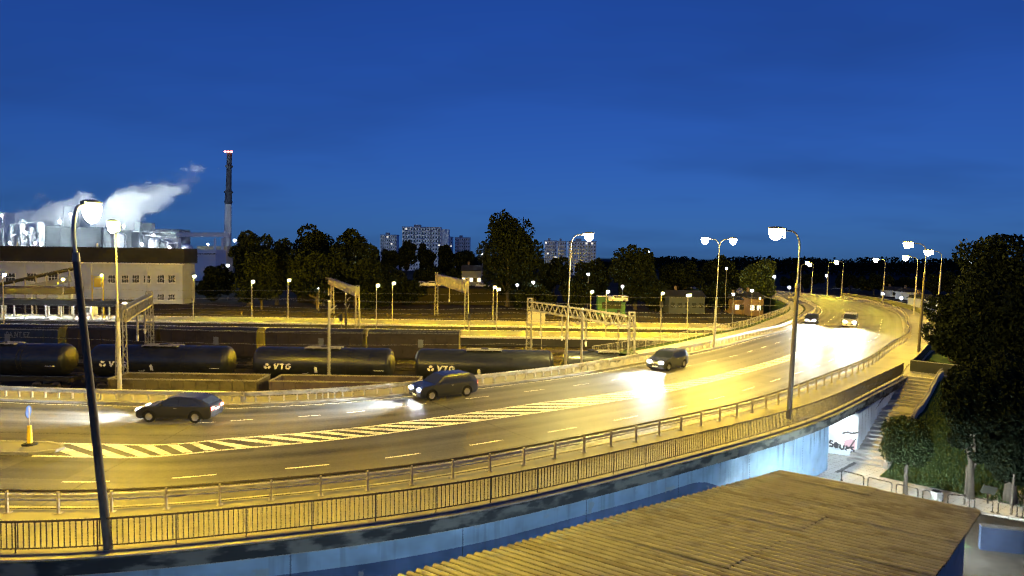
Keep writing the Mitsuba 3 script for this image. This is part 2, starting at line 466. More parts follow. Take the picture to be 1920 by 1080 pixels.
def strip(s0, s1, d0, d1, z, step=1.0):
    s, st = stations(s0, s1, step)
    a = d0(s) if callable(d0) else np.full(len(s), d0)
    b = d1(s) if callable(d1) else np.full(len(s), d1)
    pr = np.stack([np.stack([a, np.full(len(s), z)], -1), np.stack([b, np.full(len(s), z)], -1)], 1)
    m = sweep(st, pr, closed=False)
    nz = np.cross(m.vertices[m.faces[:, 1]] - m.vertices[m.faces[:, 0]], m.vertices[m.faces[:, 2]] - m.vertices[m.faces[:, 0]])[:, 2]
    if nz.mean() < 0: m = trimesh.Trimesh(m.vertices, m.faces[:, ::-1], process=False)
    return m


def prof_sweep(s0, s1, d0, d1, z0, z1, step=1.0):
    """A rectangular solid along the road between offsets d0..d1, heights z0..z1."""
    s, st = stations(s0, s1, step)
    a = d0(s) if callable(d0) else np.full(len(s), d0)
    b = d1(s) if callable(d1) else np.full(len(s), d1)
    o = np.ones(len(s))
    pr = np.stack([np.stack([a, z0 * o], -1), np.stack([a, z1 * o], -1), np.stack([b, z1 * o], -1), np.stack([b, z0 * o], -1)], 1)
    return sweep(st, pr)


S0, S1 = 2.0, S_END - 2.0
w_in = lambda s: W_ROAD(s) - 0.75
S_STAIR_TOP = sd(32.9, 57.2)[0]
S_STAIR_BOT = sd(22.7, 44.2)[0]
S_CORNER = sd(19.6, 42.3)[0]

# ------------------------------------------------------------------ ground, road
solo('ground', sheet([(-900, -60), (900, -60), (900, 1600), (-900, 1600)], 0.0), 'yard', 'dark ground of the rail yard and the land behind it', kind='structure')
_rs, _ = stations(S0, S1)
_rm = strip(S0, S1, 0.6, w_in, ZR)
_ruv = np.stack([np.column_stack([0.6 * 18.2 / W_ROAD(_rs), _rs]), np.column_stack([w_in(_rs) * 18.2 / W_ROAD(_rs), _rs])], 1).reshape(-1, 2)
solo('road', mikit.ply(_rm, 'm_asphalt', uv=_ruv), 'asphalt', 'yellow lit asphalt dual carriageway curving away to the right', kind='structure')
solo('pavement', prof_sweep(S0, S1, -3.45, 0.45, ZR - 0.25, ZR + 0.14), 'footway', 'narrow footway between guardrail and railing', kind='structure')
solo('kerb', cat(prof_sweep(S0, S1, 0.45, 0.62, ZR - 0.2, ZR + 0.145), prof_sweep(S0, S1, lambda s: W_ROAD(s) - 0.78, lambda s: W_ROAD(s) - 0.6, ZR - 0.2, ZR + 0.145)),
     'kerb_stone', 'kerb stones along both sides of the carriageway', kind='structure')
solo('verge', prof_sweep(S0, S1, lambda s: W_ROAD(s) - 0.6, lambda s: W_ROAD(s) + 1.8, ZR - 0.2, ZR + 0.10), 'footway', 'paved verge behind the far guardrail', kind='structure')
_s, _st = stations(S0, S1)
_w = W_ROAD(_s)
solo('embankment', sweep(_st, np.stack([np.stack([_w + 1.79, 0 * _w + ZR + 0.05], -1), np.stack([_w + 2.3, 0 * _w + 0.004], -1)], 1), closed=False), 'grass', 'grassy slope from the road down to the tracks', kind='structure')

# lane markings
def dash_row(dfn, starts, length, name):
    for px, py, L in starts:
        g = G(px, py, ZR)
        s, _ = sd(g[0], g[1])
        part('road', name, strip(s, s + L, lambda q: dfn(q) - 0.07, lambda q: dfn(q) + 0.07, ZR + 0.005, 0.5), 'road_paint')


for x0 in np.arange(s_at_x(-24.0), s_at_x(66), 5.15):
    part('road', 'lane_dash', strip(x0, x0 + 2.1, lambda q: D_LANE1(q) - 0.07, lambda q: D_LANE1(q) + 0.07, ZR + 0.005, 0.5), 'road_paint')
for x0 in np.arange(s_at_x(-24.0) + 6.0, s_at_x(66), 5.15):
    part('road', 'lane_dash', strip(x0, x0 + 2.0, lambda q: D_LANE2(q) - 0.06, lambda q: D_LANE2(q) + 0.06, ZR + 0.005, 0.5), 'road_paint')
S_ISL = sd(*G(98, 850, ZR)[:2])[0]
S_HEND = s_at_x(60)
part('road', 'edge_line', strip(S_ISL - 0.6, S_HEND, D_HATCH0, lambda q: D_HATCH0(q) + 0.2, ZR + 0.005, 0.7), 'road_paint')
part('road', 'edge_line', strip(S_ISL - 0.9, S_HEND, lambda q: D_HATCH1(q) - 0.2, D_HATCH1, ZR + 0.005, 0.7), 'road_paint')
part('road', 'edge_line', strip(S0, S1, lambda q: W_ROAD(q) - 1.25, lambda q: W_ROAD(q) - 1.12, ZR + 0.005, 1.0), 'road_paint')
_q = S_ISL - 1.9
while _q < S_HEND - 3:
    a0, a1 = float(D_HATCH0(_q + 3.3)) + 0.2, float(D_HATCH1(_q)) - 0.2
    lean = 3.3 * (a1 - a0) / 2.0
    P = [pt(_q + lean, a0), pt(_q + lean + 0.95, a0), pt(_q + 0.95, a1), pt(_q, a1)]
    part('road', 'hatch_stripe', sheet([p[:2] for p in P], ZR + 0.006), 'road_paint')
    _q += 1.72
# traffic island
isl = thing('traffic_island', 'low kerbed traffic island at the left end of the striped median', 'island')
_pi = [pt(S_ISL - 14, 7.1)[:2]] + [pt(S_ISL - q, 7.15)[:2] for q in (9, 5, 2.0, 0.8)] + [pt(S_ISL + 0.1, 7.7)[:2], pt(S_ISL + 0.2, 8.2)[:2], pt(S_ISL - 0.2, 8.7)[:2]] + [pt(S_ISL - q, 9.1)[:2] for q in (1.2, 3, 6, 9, 14)]
_pol = Polygon(_pi).buffer(0)
part(isl, 'kerb_edge', prism(_pol.difference(_pol.buffer(-0.16)), ZR - 0.1, ZR + 0.14), 'kerb_stone')
part(isl, 'paving', prism(_pol.buffer(-0.16), ZR - 0.1, ZR + 0.11), 'footway')

# ------------------------------------------------------------------ retaining wall, coping, balustrade
rw = thing('retaining_wall', 'long blue painted retaining wall under the near footway, stained below the railing', 'wall')
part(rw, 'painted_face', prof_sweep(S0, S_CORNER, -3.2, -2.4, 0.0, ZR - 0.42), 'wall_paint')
part(rw, 'coping', prof_sweep(S0, S_STAIR_TOP + 1.0, -3.75, -3.452, ZR - 0.46, ZR + 0.02), 'coping')
part(rw, 'deck_slab', prof_sweep(S0, S1, -3.44, 1.0, ZR - 0.62, ZR - 0.26), 'concrete')
# drip edge, a lighter narrow ledge above the coping
part(rw, 'ledge', prof_sweep(S0, S_STAIR_TOP + 1.0, -3.72, -3.453, ZR + 0.022, ZR + 0.075), 'kerb_stone')
# recessed wall by the stairs
A_, B_ = G(1551, 849, 0.15), G(1607, 857, 0.15)
C_ = pt(S_STAIR_TOP + 0.5, -3.44, 0)
E0 = pt(S_CORNER, -3.2, 0); E1 = pt(S_CORNER, -0.6, 0)
aw = thing('abutment_wall', 'pale abutment wall with graffiti beside the staircase', 'wall')
_d = (B_ - A_)[:2]; _d /= np.linalg.norm(_d); _n = np.array([_d[1], -_d[0]])
A2 = A_[:2] - _d * 1.2
part(aw, 'graffiti_face', prism([A2, B_[:2], B_[:2] - _n * 0.5, A2 - _n * 0.5], 0.0, ZR - 0.63), 'pale_wall')
_e = (C_[:2] - B_[:2]); _e /= np.linalg.norm(_e); _en = np.array([_e[1], -_e[0]])
part(aw, 'stair_face', prism([B_[:2] + _e * 0.002, C_[:2], C_[:2] - _en * 0.45, B_[:2] + _e * 0.002 - _en * 0.45], 0.0, ZR - 0.63), 'pale_wall')
part(aw, 'pier', prism([E0[:2] + np.array([0.01, 0.01]), pt(S_CORNER + 0.5, -3.2)[:2], pt(S_CORNER + 0.5, -0.7)[:2], pt(S_CORNER + 0.003, -0.7)[:2]], 0.0, ZR - 0.63), 'wall_paint')
# graffiti: flat painted marks standing 4 mm off the recessed face
gf = numbered('abutment_wall__graffiti')
def on_face(u, h):
    return np.array([*(A_[:2] + _d * u + _n * 0.004), 0.15 + h])
FL = float(np.linalg.norm(B_[:2] - A_[:2]))
def face_patch(pts, off, m, name):
    pol = Polygon(pts).buffer(0)
    ms = trimesh.creation.extrude_polygon(pol if pol.geom_type == 'Polygon' else max(pol.geoms, key=lambda g: g.area), 0.003, engine='earcut')
    v = ms.vertices
    W = np.column_stack([A_[0] + _d[0] * v[:, 0] + _n[0] * (off + v[:, 2]), A_[1] + _d[1] * v[:, 0] + _n[1] * (off + v[:, 2]), 0.15 + v[:, 1]])
    part('abutment_wall', name, trimesh.Trimesh(W, ms.faces, process=False), m)
_rg = np.random.default_rng(5)
def blobby(cx, cy, rx, ry, n=14, j=0.25):
    g = np.arange(n) * 2 * PI / n
    r = 1 + j * (_rg.random(n) - 0.5)
    return np.column_stack([cx + rx * r * np.cos(g), cy + ry * r * np.sin(g)])
def stroke(pts, w):
    from shapely.geometry import LineString
    return np.array(LineString(pts).buffer(w, cap_style=2).exterior.coords)
face_patch([(0.10, 0.62), (0.5, 0.9), (1.0, 1.25), (1.7, 1.35), (1.82, 0.9), (1.8, 0.45), (1.2, 0.40), (0.6, 0.5)], 0.004, 'graffiti_white', 'graffiti_patch')
face_patch([(1.0, 0.62), (1.05, 1.0), (1.45, 1.22), (1.75, 1.1), (1.74, 0.55), (1.4, 0.48)], 0.008, 'graffiti_pink', 'graffiti_patch')
_tag = [[(0.34, 0.86), (0.16, 0.9), (0.14, 0.74), (0.32, 0.68), (0.3, 0.5), (0.12, 0.52)],
        [(0.48, 0.78), (0.42, 0.6), (0.5, 0.46), (0.64, 0.5), (0.66, 0.7), (0.56, 0.8), (0.48, 0.78)],
        [(0.8, 0.74), (0.78, 0.5), (0.9, 0.4), (1.02, 0.46), (1.04, 0.7)],
        [(1.2, 0.7), (1.14, 0.36)], [(1.2, 0.52), (1.4, 0.6)],
        [(1.66, 0.66), (1.46, 0.62), (1.5, 0.5), (1.66, 0.46), (1.62, 0.3), (1.44, 0.3)],
        [(0.9, 1.5), (1.2, 1.62), (1.5, 1.58), (1.9, 1.72)]]
for q in _tag:
    face_patch(stroke(q, 0.055), 0.013, 'graffiti_black', 'graffiti_stroke')

wl = thing('wall_lamp', 'white lamp on a bracket above the graffiti on the abutment wall', 'lamp')
def face_pt(u, h, off): return np.array([*(A_[:2] + _d * u + _n * off), h])
part(wl, 'bracket', bar(face_pt(FL * 0.45, 3.05, 0.0), face_pt(FL * 0.45, 3.05, 0.42), 0.05), 'housing')
part(wl, 'head', box(face_pt(FL * 0.45, 3.06, 0.5), (0.36, 0.26, 0.08), math.atan2(_d[1], _d[0])), 'housing')
part(wl, 'diffuser', box(face_pt(FL * 0.45, 2.99, 0.5), (0.30, 0.20, 0.05), math.atan2(_d[1], _d[0])), 'lamp_glass', emitter=emit(LAMP_WHITE * 130 / 0.06, 1.0))

bal = thing('balustrade', 'long dark steel railing with close vertical bars along the near footway', 'railing')
DB = -3.32
def rail_tube(s0, s1, d, z, r, m, parent, name, step=0.8, sides=6):
    s, st = stations(s0, s1, step)
    dd = d(s) if callable(d) else d
    p = np.column_stack([st[:, 0] + st[:, 2] * dd, st[:, 1] + st[:, 3] * dd, np.full(len(s), z)])
    part(parent, name, tube(p, r, sides), m, smooth=40)
SB0, SB1 = s_at_x(-26), S_STAIR_TOP - 0.1
rail_tube(SB0, SB1, DB, ZR + 1.14, 0.036, 'rail_paint', bal, 'top_rail')
rail_tube(SB0, SB1, DB, ZR + 0.27, 0.022, 'rail_paint', bal, 'bottom_rail')
_bars = np.arange(SB0 + 0.1, SB1, 0.145)
_bp = path(_bars)
_bd = np.hypot(_bp[:, 0], _bp[:, 1])
_vis = _bp[:, 0] > -19
_order = [i for i in np.argsort(_bd) if _vis[i]]
_keep = set(_order[:296])
_bar = PLY(box((0, 0, 0.70), (0.022, 0.034, 0.87)), 'rail_paint')
_restb = []
for i, s in enumerate(_bars):
    x, y = _bp[i, 0] + _bp[i, 2] * DB, _bp[i, 1] + _bp[i, 3] * DB
    a = math.atan2(_bp[i, 3], _bp[i, 2]) - PI / 2
    if i in _keep: part(bal, 'bar', _bar, None, M=at(x, y, ZR, a))
    else:
        _restb.append(box((x, y, ZR + 0.70), (0.022, 0.034, 0.87), a))
part(bal, 'bars_far', cat(_restb), 'rail_paint', kind='stuff')
_post = PLY(box((0, 0, 0.58), (0.022, 0.036, 1.1)), 'rail_paint')
for s in np.arange(SB0 + 0.05, SB1, 2.03):
    p = path(s)[0]
    part(bal, 'post', _post, None, M=at(p[0] + p[2] * (DB - 0.02), p[1] + p[3] * (DB - 0.02), ZR, math.atan2(p[3], p[2])))

# ------------------------------------------------------------------ guardrails
WB = [(0.0, 0.0), (0.05, 0.04), (0.055, 0.09), (0.0, 0.14), (0.0, 0.17), (0.055, 0.22), (0.05, 0.27), (0.0, 0.31)]
def wbeam(s0, s1, d, z, sgn, parent, m, t=0.018, name='beam'):
    pr = [(d_ * sgn, z + h) for d_, h in WB] + [(d_ * sgn - t * sgn, z + h) for d_, h in WB[::-1]]
    s, st = stations(s0, s1, 0.8)
    dd = d(s) if callable(d) else np.full(len(s), d)
    P = np.array(pr)[None].repeat(len(s), 0); P[..., 0] += dd[:, None]
    part(parent, name, sweep(st, P), m)
g1 = thing('guardrail', 'near steel guardrail between the footway and the carriageway', 'guardrail')
SG0, SG1 = s_at_x(-26), sd(86.5, 175)[0]
part(g1, 'beam', prof_sweep(SG0, SG1, -0.03, 0.10, ZR + 0.70, ZR + 0.82, 0.8), 'galvanised')
rail_tube(SG0, SG1, 0.02, ZR + 0.60, 0.028, 'galvanised', g1, 'middle_rail')
rail_tube(SG0, SG1, 0.06, ZR + 0.93, 0.055, 'rail_paint', g1, 'top_tube')
_gp = PLY(cat(box((0, -0.08, 0.41), (0.07, 0.09, 0.82)), box((0, -0.05, 0.02), (0.22, 0.24, 0.03))), 'galvanised_old')
for i, s in enumerate(np.arange(SG0 + 0.4, SG1, 1.84)):
    p = path(s)[0]
    part(g1, 'post', _gp, None, M=at(p[0], p[1], ZR + 0.14, math.atan2(p[3], p[2]) - PI / 2))
# thin lower cable line and kerb rail
rail_tube(SG0, SG1, -0.02, ZR + 0.30, 0.014, 'rail_paint', g1, 'lower_rail', 1.0, 5)
g2 = thing('guardrail', 'far steel guardrail between the carriageway and the rail yard', 'guardrail')
wbeam(s_at_x(-50) + 1, SG1 - 2, W_ROAD, ZR + 0.50, -1, g2, 'galvanised')
_gp2 = PLY(cat(box((0, 0, 0.36), (0.08, 0.11, 0.72)), box((0, -0.06, 0.56), (0.1, 0.08, 0.1))), 'galvanised')
for s in np.arange(s_at_x(-50) + 1.2, SG1 - 2, 1.15):
    p = path(s)[0]; w = float(W_ROAD(s)) + 0.08
    part(g2, 'post', _gp2, None, M=at(p[0] + p[2] * w, p[1] + p[3] * w, ZR + 0.05, math.atan2(p[3], p[2]) - PI / 2))

# ------------------------------------------------------------------ outer parapet beyond the stairs, inner walkway fence
pb = thing('parapet', 'dark solid parapet curving along the footway beyond the staircase', 'parapet')
S_PAR0 = S_STAIR_TOP + 2.6
part(pb, 'panel', prof_sweep(S_PAR0, SG1 + 8, -3.42, -3.34, ZR - 0.2, ZR + 1.05), 'dark_panel')
part(pb, 'top_rail', prof_sweep(S_PAR0, SG1 + 8, -3.46, -3.30, ZR + 1.052, ZR + 1.12), 'kerb_stone')
P0 = pt(S_PAR0, -3.38); P1 = pt(S_PAR0 - 0.5, -7.1)
part(pb, 'return_panel', bar([*P0[:2], ZR + 0.42], [*P1[:2], ZR + 0.42], 0.07, 1.24), 'dark_panel')
part(pb, 'return_rail', bar([*P0[:2], ZR + 1.09], [*P1[:2], ZR + 1.09], 0.12, 0.06), 'kerb_stone')
part(pb, 'return_sill', bar([*(P0[:2]), ZR + 0.06], [*P1[:2], ZR + 0.06], 0.3, 0.12), 'kerb_stone')
solo('stair_landing', prism([pt(S_STAIR_TOP - 0.1, -3.45)[:2], pt(S_STAIR_TOP - 0.1, -6.0)[:2], pt(S_PAR0 - 0.3, -7.1)[:2], pt(S_PAR0, -3.46)[:2]], ZR - 0.4, ZR + 0.13), 'footway', 'paved landing at the top of the staircase', kind='structure')
fw = solo('footpath', strip(s_at_x(28), S1 - 30, lambda s: W_ROAD(s) + 2.2, lambda s: W_ROAD(s) + 4.6, ZR - 0.04), 'plaza_paving', 'pale footpath on the far side of the road', kind='structure')
solo('terrain', cat(strip(s_at_x(27), S1, lambda s: W_ROAD(s) + 1.81, lambda s: W_ROAD(s) + 5.6, ZR - 0.05),
     prof_sweep(s_at_x(27), S1, lambda s: W_ROAD(s) + 5.3, lambda s: W_ROAD(s) + 5.6, 0.0, ZR - 0.055)), 'grass', 'grass shoulder beside the far footpath', kind='structure')
fe = thing('footpath_fence', 'pale steel fence along the far footpath inside the bend', 'fence')
rail_tube(s_at_x(24), S1 - 40, lambda s: W_ROAD(s) + 4.9, ZR + 1.05, 0.03, 'galvanised', fe, 'top_rail', 1.2, 5)
rail_tube(s_at_x(24), S1 - 40, lambda s: W_ROAD(s) + 4.9, ZR + 0.25, 0.02, 'galvanised', fe, 'bottom_rail', 1.2, 5)
_fp = PLY(box((0, 0, 0.52), (0.06, 0.06, 1.06)), 'galvanised')
_fb = []
for s in np.arange(s_at_x(24), S1 - 40, 2.5):
    p = path(s)[0]; w = float(W_ROAD(s)) + 4.9
    part(fe, 'post', _fp, None, M=at(p[0] + p[2] * w, p[1] + p[3] * w, ZR))
for s in np.arange(s_at_x(24), S1 - 40, 0.3):
    p = path(s)[0]; w = float(W_ROAD(s)) + 4.9
    _fb.append(box((p[0] + p[2] * w, p[1] + p[3] * w, ZR + 0.65), (0.02, 0.02, 0.8)))
part(fe, 'bars', cat(_fb), 'galvanised', kind='stuff')

# ------------------------------------------------------------------ staircase
st_ = thing('staircase', 'concrete staircase with a mid landing climbing from the plaza to the footway', 'staircase')
ZP = 0.15                                    # plaza level
NST = 22
_fr = []
_sA, _sB = S_STAIR_BOT, S_STAIR_TOP
_run = (_sB - _sA - 1.5) / (NST)
_pos = _sA; _z = ZP
H_ST = (ZR + 0.13 - ZP) / NST
stair_h = [(_sA - 0.3, ZP)]
for i in range(NST):
    if i == 13: _pos += 1.5
    a, b = _pos, _pos + _run + (1.5 if i == 12 else 0)
    z1 = _z + H_ST
    part(st_, 'step', cat(prism([pt(a, -3.46)[:2], pt(a, -5.7)[:2], pt(b, -5.7)[:2], pt(b, -3.46)[:2]], max(0, _z - 0.25), z1 - 0.032)), 'concrete')
    part(st_, 'tread', cat(prism([pt(a - 0.03, -3.47)[:2], pt(a - 0.03, -5.69)[:2], pt(b - 0.04, -5.69)[:2], pt(b - 0.04, -3.47)[:2]], z1 - 0.03, z1)), 'step_tread')
    stair_h.append((a, z1 - H_ST / 2)); stair_h.append((b - 0.01, z1))
    _pos += _run; _z = z1
stair_h = np.array(stair_h)
zst = lambda s: np.interp(s, stair_h[:, 0], stair_h[:, 1])
_s = np.linspace(_sA - 0.2, _sB + 1.8, 26)
_stt = path(_s)
o = np.ones(26)
part(st_, 'side_wall', sweep(_stt, np.stack([np.stack([-5.72 * o, 0 * o], -1), np.stack([-5.72 * o, zst(_s) + 0.42], -1), np.stack([-5.98 * o, zst(_s) + 0.42], -1), np.stack([-5.98 * o, 0 * o], -1)], 1)), 'concrete')
p = np.column_stack([_stt[:, 0] + _stt[:, 2] * -3.6, _stt[:, 1] + _stt[:, 3] * -3.6, zst(_s) + 0.85])
part(st_, 'handrail', tube(p, 0.035, 6), 'rail_paint', smooth=40)
p2 = np.column_stack([_stt[:, 0] + _stt[:, 2] * -5.85, _stt[:, 1] + _stt[:, 3] * -5.85, zst(_s) + 0.62])
part(st_, 'handrail', tube(p2, 0.05, 6), 'kerb_stone', smooth=40)
# grass slope right of the stairs and along the parapet
_s = np.concatenate([np.linspace(_sA - 2, _sB, 30), np.linspace(_sB + 1, S1, 90)])
_hh = np.where(_s < _sB, np.maximum(zst(_s) - 0.05, ZP + 0.02), ZR - 0.15)
_top = np.where(_s < _sB, -5.99, np.where(_s < S_PAR0, -7.2, -3.43))
_ext = np.where(_s < _sB, 7.5, 9.0)
solo('slope', sweep(path(_s), np.stack([np.stack([_top, _hh], -1), np.stack([_top - _ext * 0.5, _hh * 0.62 + 0.08], -1), np.stack([_top - _ext, 0 * _s + 0.1], -1)], 1), closed=False), 'grass', 'green grass slope beside the staircase', kind='structure', smooth=True)

# tufts of longer grass on the slope and the bank
def tufts(n, s_lo, s_hi, seed):
    r = np.random.default_rng(seed)
    s_ = r.uniform(s_lo, s_hi, n); t_ = r.uniform(0.03, 0.97, n)
    tp, hh, ex = np.interp(s_, _s, _top), np.interp(s_, _s, _hh), np.interp(s_, _s, _ext)
    pp = path(s_)
    d_ = tp - ex * t_
    z_ = np.where(t_ < 0.5, hh + (hh * 0.62 + 0.08 - hh) * t_ * 2, (hh * 0.62 + 0.08) + (0.1 - hh * 0.62 - 0.08) * (t_ - 0.5) * 2)
    P = np.column_stack([pp[:, 0] + pp[:, 2] * d_, pp[:, 1] + pp[:, 3] * d_, z_])
    a = r.uniform(0, 2 * PI, n); h = r.uniform(0.08, 0.30, n); w = r.uniform(0.03, 0.09, n)
    lean = np.column_stack([r.normal(0, 0.08, n), r.normal(0, 0.08, n), h])
    u = np.column_stack([np.cos(a) * w, np.sin(a) * w, 0 * a])
    v = np.stack([P - u, P + u, P + lean], 1).reshape(-1, 3)
    return trimesh.Trimesh(v, np.arange(3 * n).reshape(-1, 3), process=False)
part('slope', 'tufts', tufts(16000, S_STAIR_BOT - 2, S_STAIR_TOP + 14, 91), 'grass_blade', kind='stuff')

# ------------------------------------------------------------------ plaza
_pl = [G(1480, 905, ZP)[:2], A2, B_[:2], pt(_sA, -3.5)[:2], pt(_sA, -6.0)[:2], G(1745, 893, ZP)[:2], G(1830, 905, ZP)[:2], G(1925, 915, ZP)[:2] + [8, 2], G(2010, 992, ZP)[:2], *[G(*q, ZP)[:2] for q in ((1912, 972), (1822, 956), (1725, 941), (1623, 916), (1560, 902))]]
solo('plaza', prism(Polygon(_pl).buffer(0), 0.01, ZP), 'plaza_paving', 'pale paved plaza below the staircase', kind='structure')
_ln = [G(1568, 886, ZP), G(1615, 862, ZP)]
part('plaza', 'drain_channel', bar([*_ln[0][:2], ZP + 0.003], [*_ln[1][:2], ZP + 0.003], 0.22, 0.02), 'asphalt')
# low tube railings along the plaza edge
_rp = [G(1574, 900, ZP), G(1623, 913, ZP), G(1676, 926, ZP), G(1725, 938, ZP), G(1772, 947, ZP), G(1822, 952, ZP), G(1866, 962, ZP), G(1912, 970, ZP), G(1960, 980, ZP)]
for i in range(len(_rp) - 1):
    a, b = _rp[i], _rp[i + 1]
    u = (b - a) / np.linalg.norm(b - a); L = np.linalg.norm(b - a)
    a2, b2 = a + u * 0.12, b - u * 0.12
    H = 0.62
    pl_ = [a2 + [0, 0, 0], a2 + [0, 0, H - 0.06], a2 + [0, 0, H] + u * 0.06, b2 + [0, 0, H] - u * 0.06, b2 + [0, 0, H - 0.06], b2]
    k = thing('low_railing', ('first', 'second', 'third', 'fourth', 'fifth', 'sixth', 'seventh', 'eighth')[i] + ' dark low tube railing hoop, counted from the stairs', 'railing', 'low railings along the plaza edge')
    part(k, 'hoop', tube(np.array(pl_), 0.028, 6), 'rail_paint', smooth=40)
    part(k, 'foot', cat(box(a2 + [0, 0, 0.02], (0.12, 0.12, 0.03)), box(b2 + [0, 0, 0.02], (0.12, 0.12, 0.03))), 'rail_paint')
solo('lawn', sheet([G(1480, 905, ZP)[:2] + [0.2, -0.2], _rp[0][:2] + [-.3, .5], *[q[:2] + [0.0, 0.05] for q in _rp[1:3]], (22, 31), (15, 31)], 0.03), 'grass', 'narrow grass strip between the roof and the plaza', kind='structure')
# litter bin
b0 = G(1755, 944, ZP)
bn = thing('litter_bin', 'round concrete litter bin beside the leaning tree trunk', 'bin')
part(bn, 'body', lathe([(0.24, 0), (0.27, 0.08), (0.29, 0.55), (0.31, 0.6), (0.31, 0.68), (0.25, 0.7), (0.23, 0.6), (0.22, 0.3), (0, 0.3)], 16, [*b0[:2], ZP]), 'concrete', smooth=40)
part(bn, 'liner', lathe([(0.0, 0.42), (0.21, 0.42), (0.235, 0.72), (0.22, 0.72)], 16, [*b0[:2], ZP]), 'black_rubber', smooth=40)
k0 = G(1853, 945, ZP)
bd = thing('tilted_board', 'dark tilted board on a short post beside the thick pale trunk', 'board')
m_ = box((0, 0, 0), (0.8, 0.05, 0.5)); m_.apply_transform(trimesh.transformations.rotation_matrix(0.35, [1, 0, 0])); m_.apply_transform(trimesh.transformations.rotation_matrix(0.2, [0, 1, 0])); m_.apply_translation([k0[0], k0[1], ZP + 0.8])
part(bd, 'panel', m_, 'dark_panel')
part(bd, 'post', bar([k0[0], k0[1] + 0.06, ZP], [k0[0], k0[1] + 0.06, ZP + 0.7], 0.06), 'rail_paint')

# ------------------------------------------------------------------ corrugated roof building in front
ZE = 3.0
R1, R2, R3, R4 = [G(*q, ZE)[:2] for q in ((760, 1082), (1465, 885), (1842, 951), (1742, 1090))]
sb = thing('shop_building', 'low building with a rusty corrugated metal roof in front of the blue wall', 'building')
_ax = (R3 - R2) / np.linalg.norm(R3 - R2)            # along the corrugations
_ay = (R1 - R2) / np.linalg.norm(R1 - R2)            # along the eaves by the wall
ROOF_N = np.array([-_ax[1], _ax[0]]); ROOF_N /= ROOF_N @ _ay
LEN = 34.0; DEPTH = float(np.linalg.norm(R3 - R2))
PITCH_C = 0.33
_er = R4 - R3
def depth_at(u):
    b = R2 + _ay * u
    return float(np.linalg.solve(np.column_stack([_ax, -_er]), R3 - b)[0])
rgr = np.random.default_rng(11)
PER = 4                                                # waves per sheet
nsheet = int(LEN / (PITCH_C * PER))
for j in range(nsheet):
    n = PER * 8 + 1
    tloc = np.linspace(0, PITCH_C * PER, n)
    dj = rgr.uniform(-0.02, 0.03)
    dt = np.array([depth_at(j * PITCH_C * PER + q) for q in tloc]) + dj
    depth_j = 1.0
    # two overlapping sheets along the slope
    for k, (u0, u1, dz) in enumerate(((-0.015 + rgr.uniform(-.003, .003), 0.52, 0.03), (0.5, 1.0, 0.0))):
        ys = np.linspace(u0, u1, 6)
        zz = 0.066 * np.clip(1.25 * np.cos(2 * PI * tloc / PITCH_C), -1, 1)
        tw = rgr.uniform(-0.008, 0.008)
        P = []
        for y_ in ys:
            base = R2[None] + _ay[None] * (tloc[:, None] + j * PITCH_C * PER) + _ax[None] * (y_ * dt)[:, None]
            P.append(np.column_stack([base, ZE + zz + dz - 0.16 * y_ + tw * (y_ - u0) * 8 + 0.004 * math.sin(y_ * 16 + j)]))
        v = np.array(P); a_, b_ = v.shape[:2]
        i_, j_ = np.meshgrid(np.arange(a_ - 1), np.arange(b_ - 1), indexing='ij')
        A = i_ * b_ + j_
        q = np.stack([A, A + 1, A + b_ + 1, A + b_], -1).reshape(-1, 4)
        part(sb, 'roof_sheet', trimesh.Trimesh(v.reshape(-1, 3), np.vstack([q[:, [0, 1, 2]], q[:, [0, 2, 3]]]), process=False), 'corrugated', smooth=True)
def rq(u, v): return R2 + _ay * u + _ax * v
part(sb, 'wall', prism([rq(0.5, 0.5), rq(LEN - 0.5, 0.5), rq(LEN - 0.5, depth_at(LEN - 0.5) - 0.5), rq(0.5, depth_at(0.5) - 0.5)], 0.0, ZE - 0.36), 'concrete')
part(sb, 'fascia', prism([rq(0.1, 0.15), rq(LEN - 0.1, 0.15), rq(LEN - 0.1, 0.2), rq(0.1, 0.2)], ZE - 0.24, ZE - 0.06), 'canopy_dark')
part(sb, 'fascia', prism([rq(0.1, depth_at(0.1) - 0.2), rq(LEN - 0.1, depth_at(LEN - 0.1) - 0.2), rq(LEN - 0.1, depth_at(LEN - 0.1) - 0.15), rq(0.1, depth_at(0.1) - 0.15)], ZE - 0.52, ZE - 0.35), 'canopy_dark')
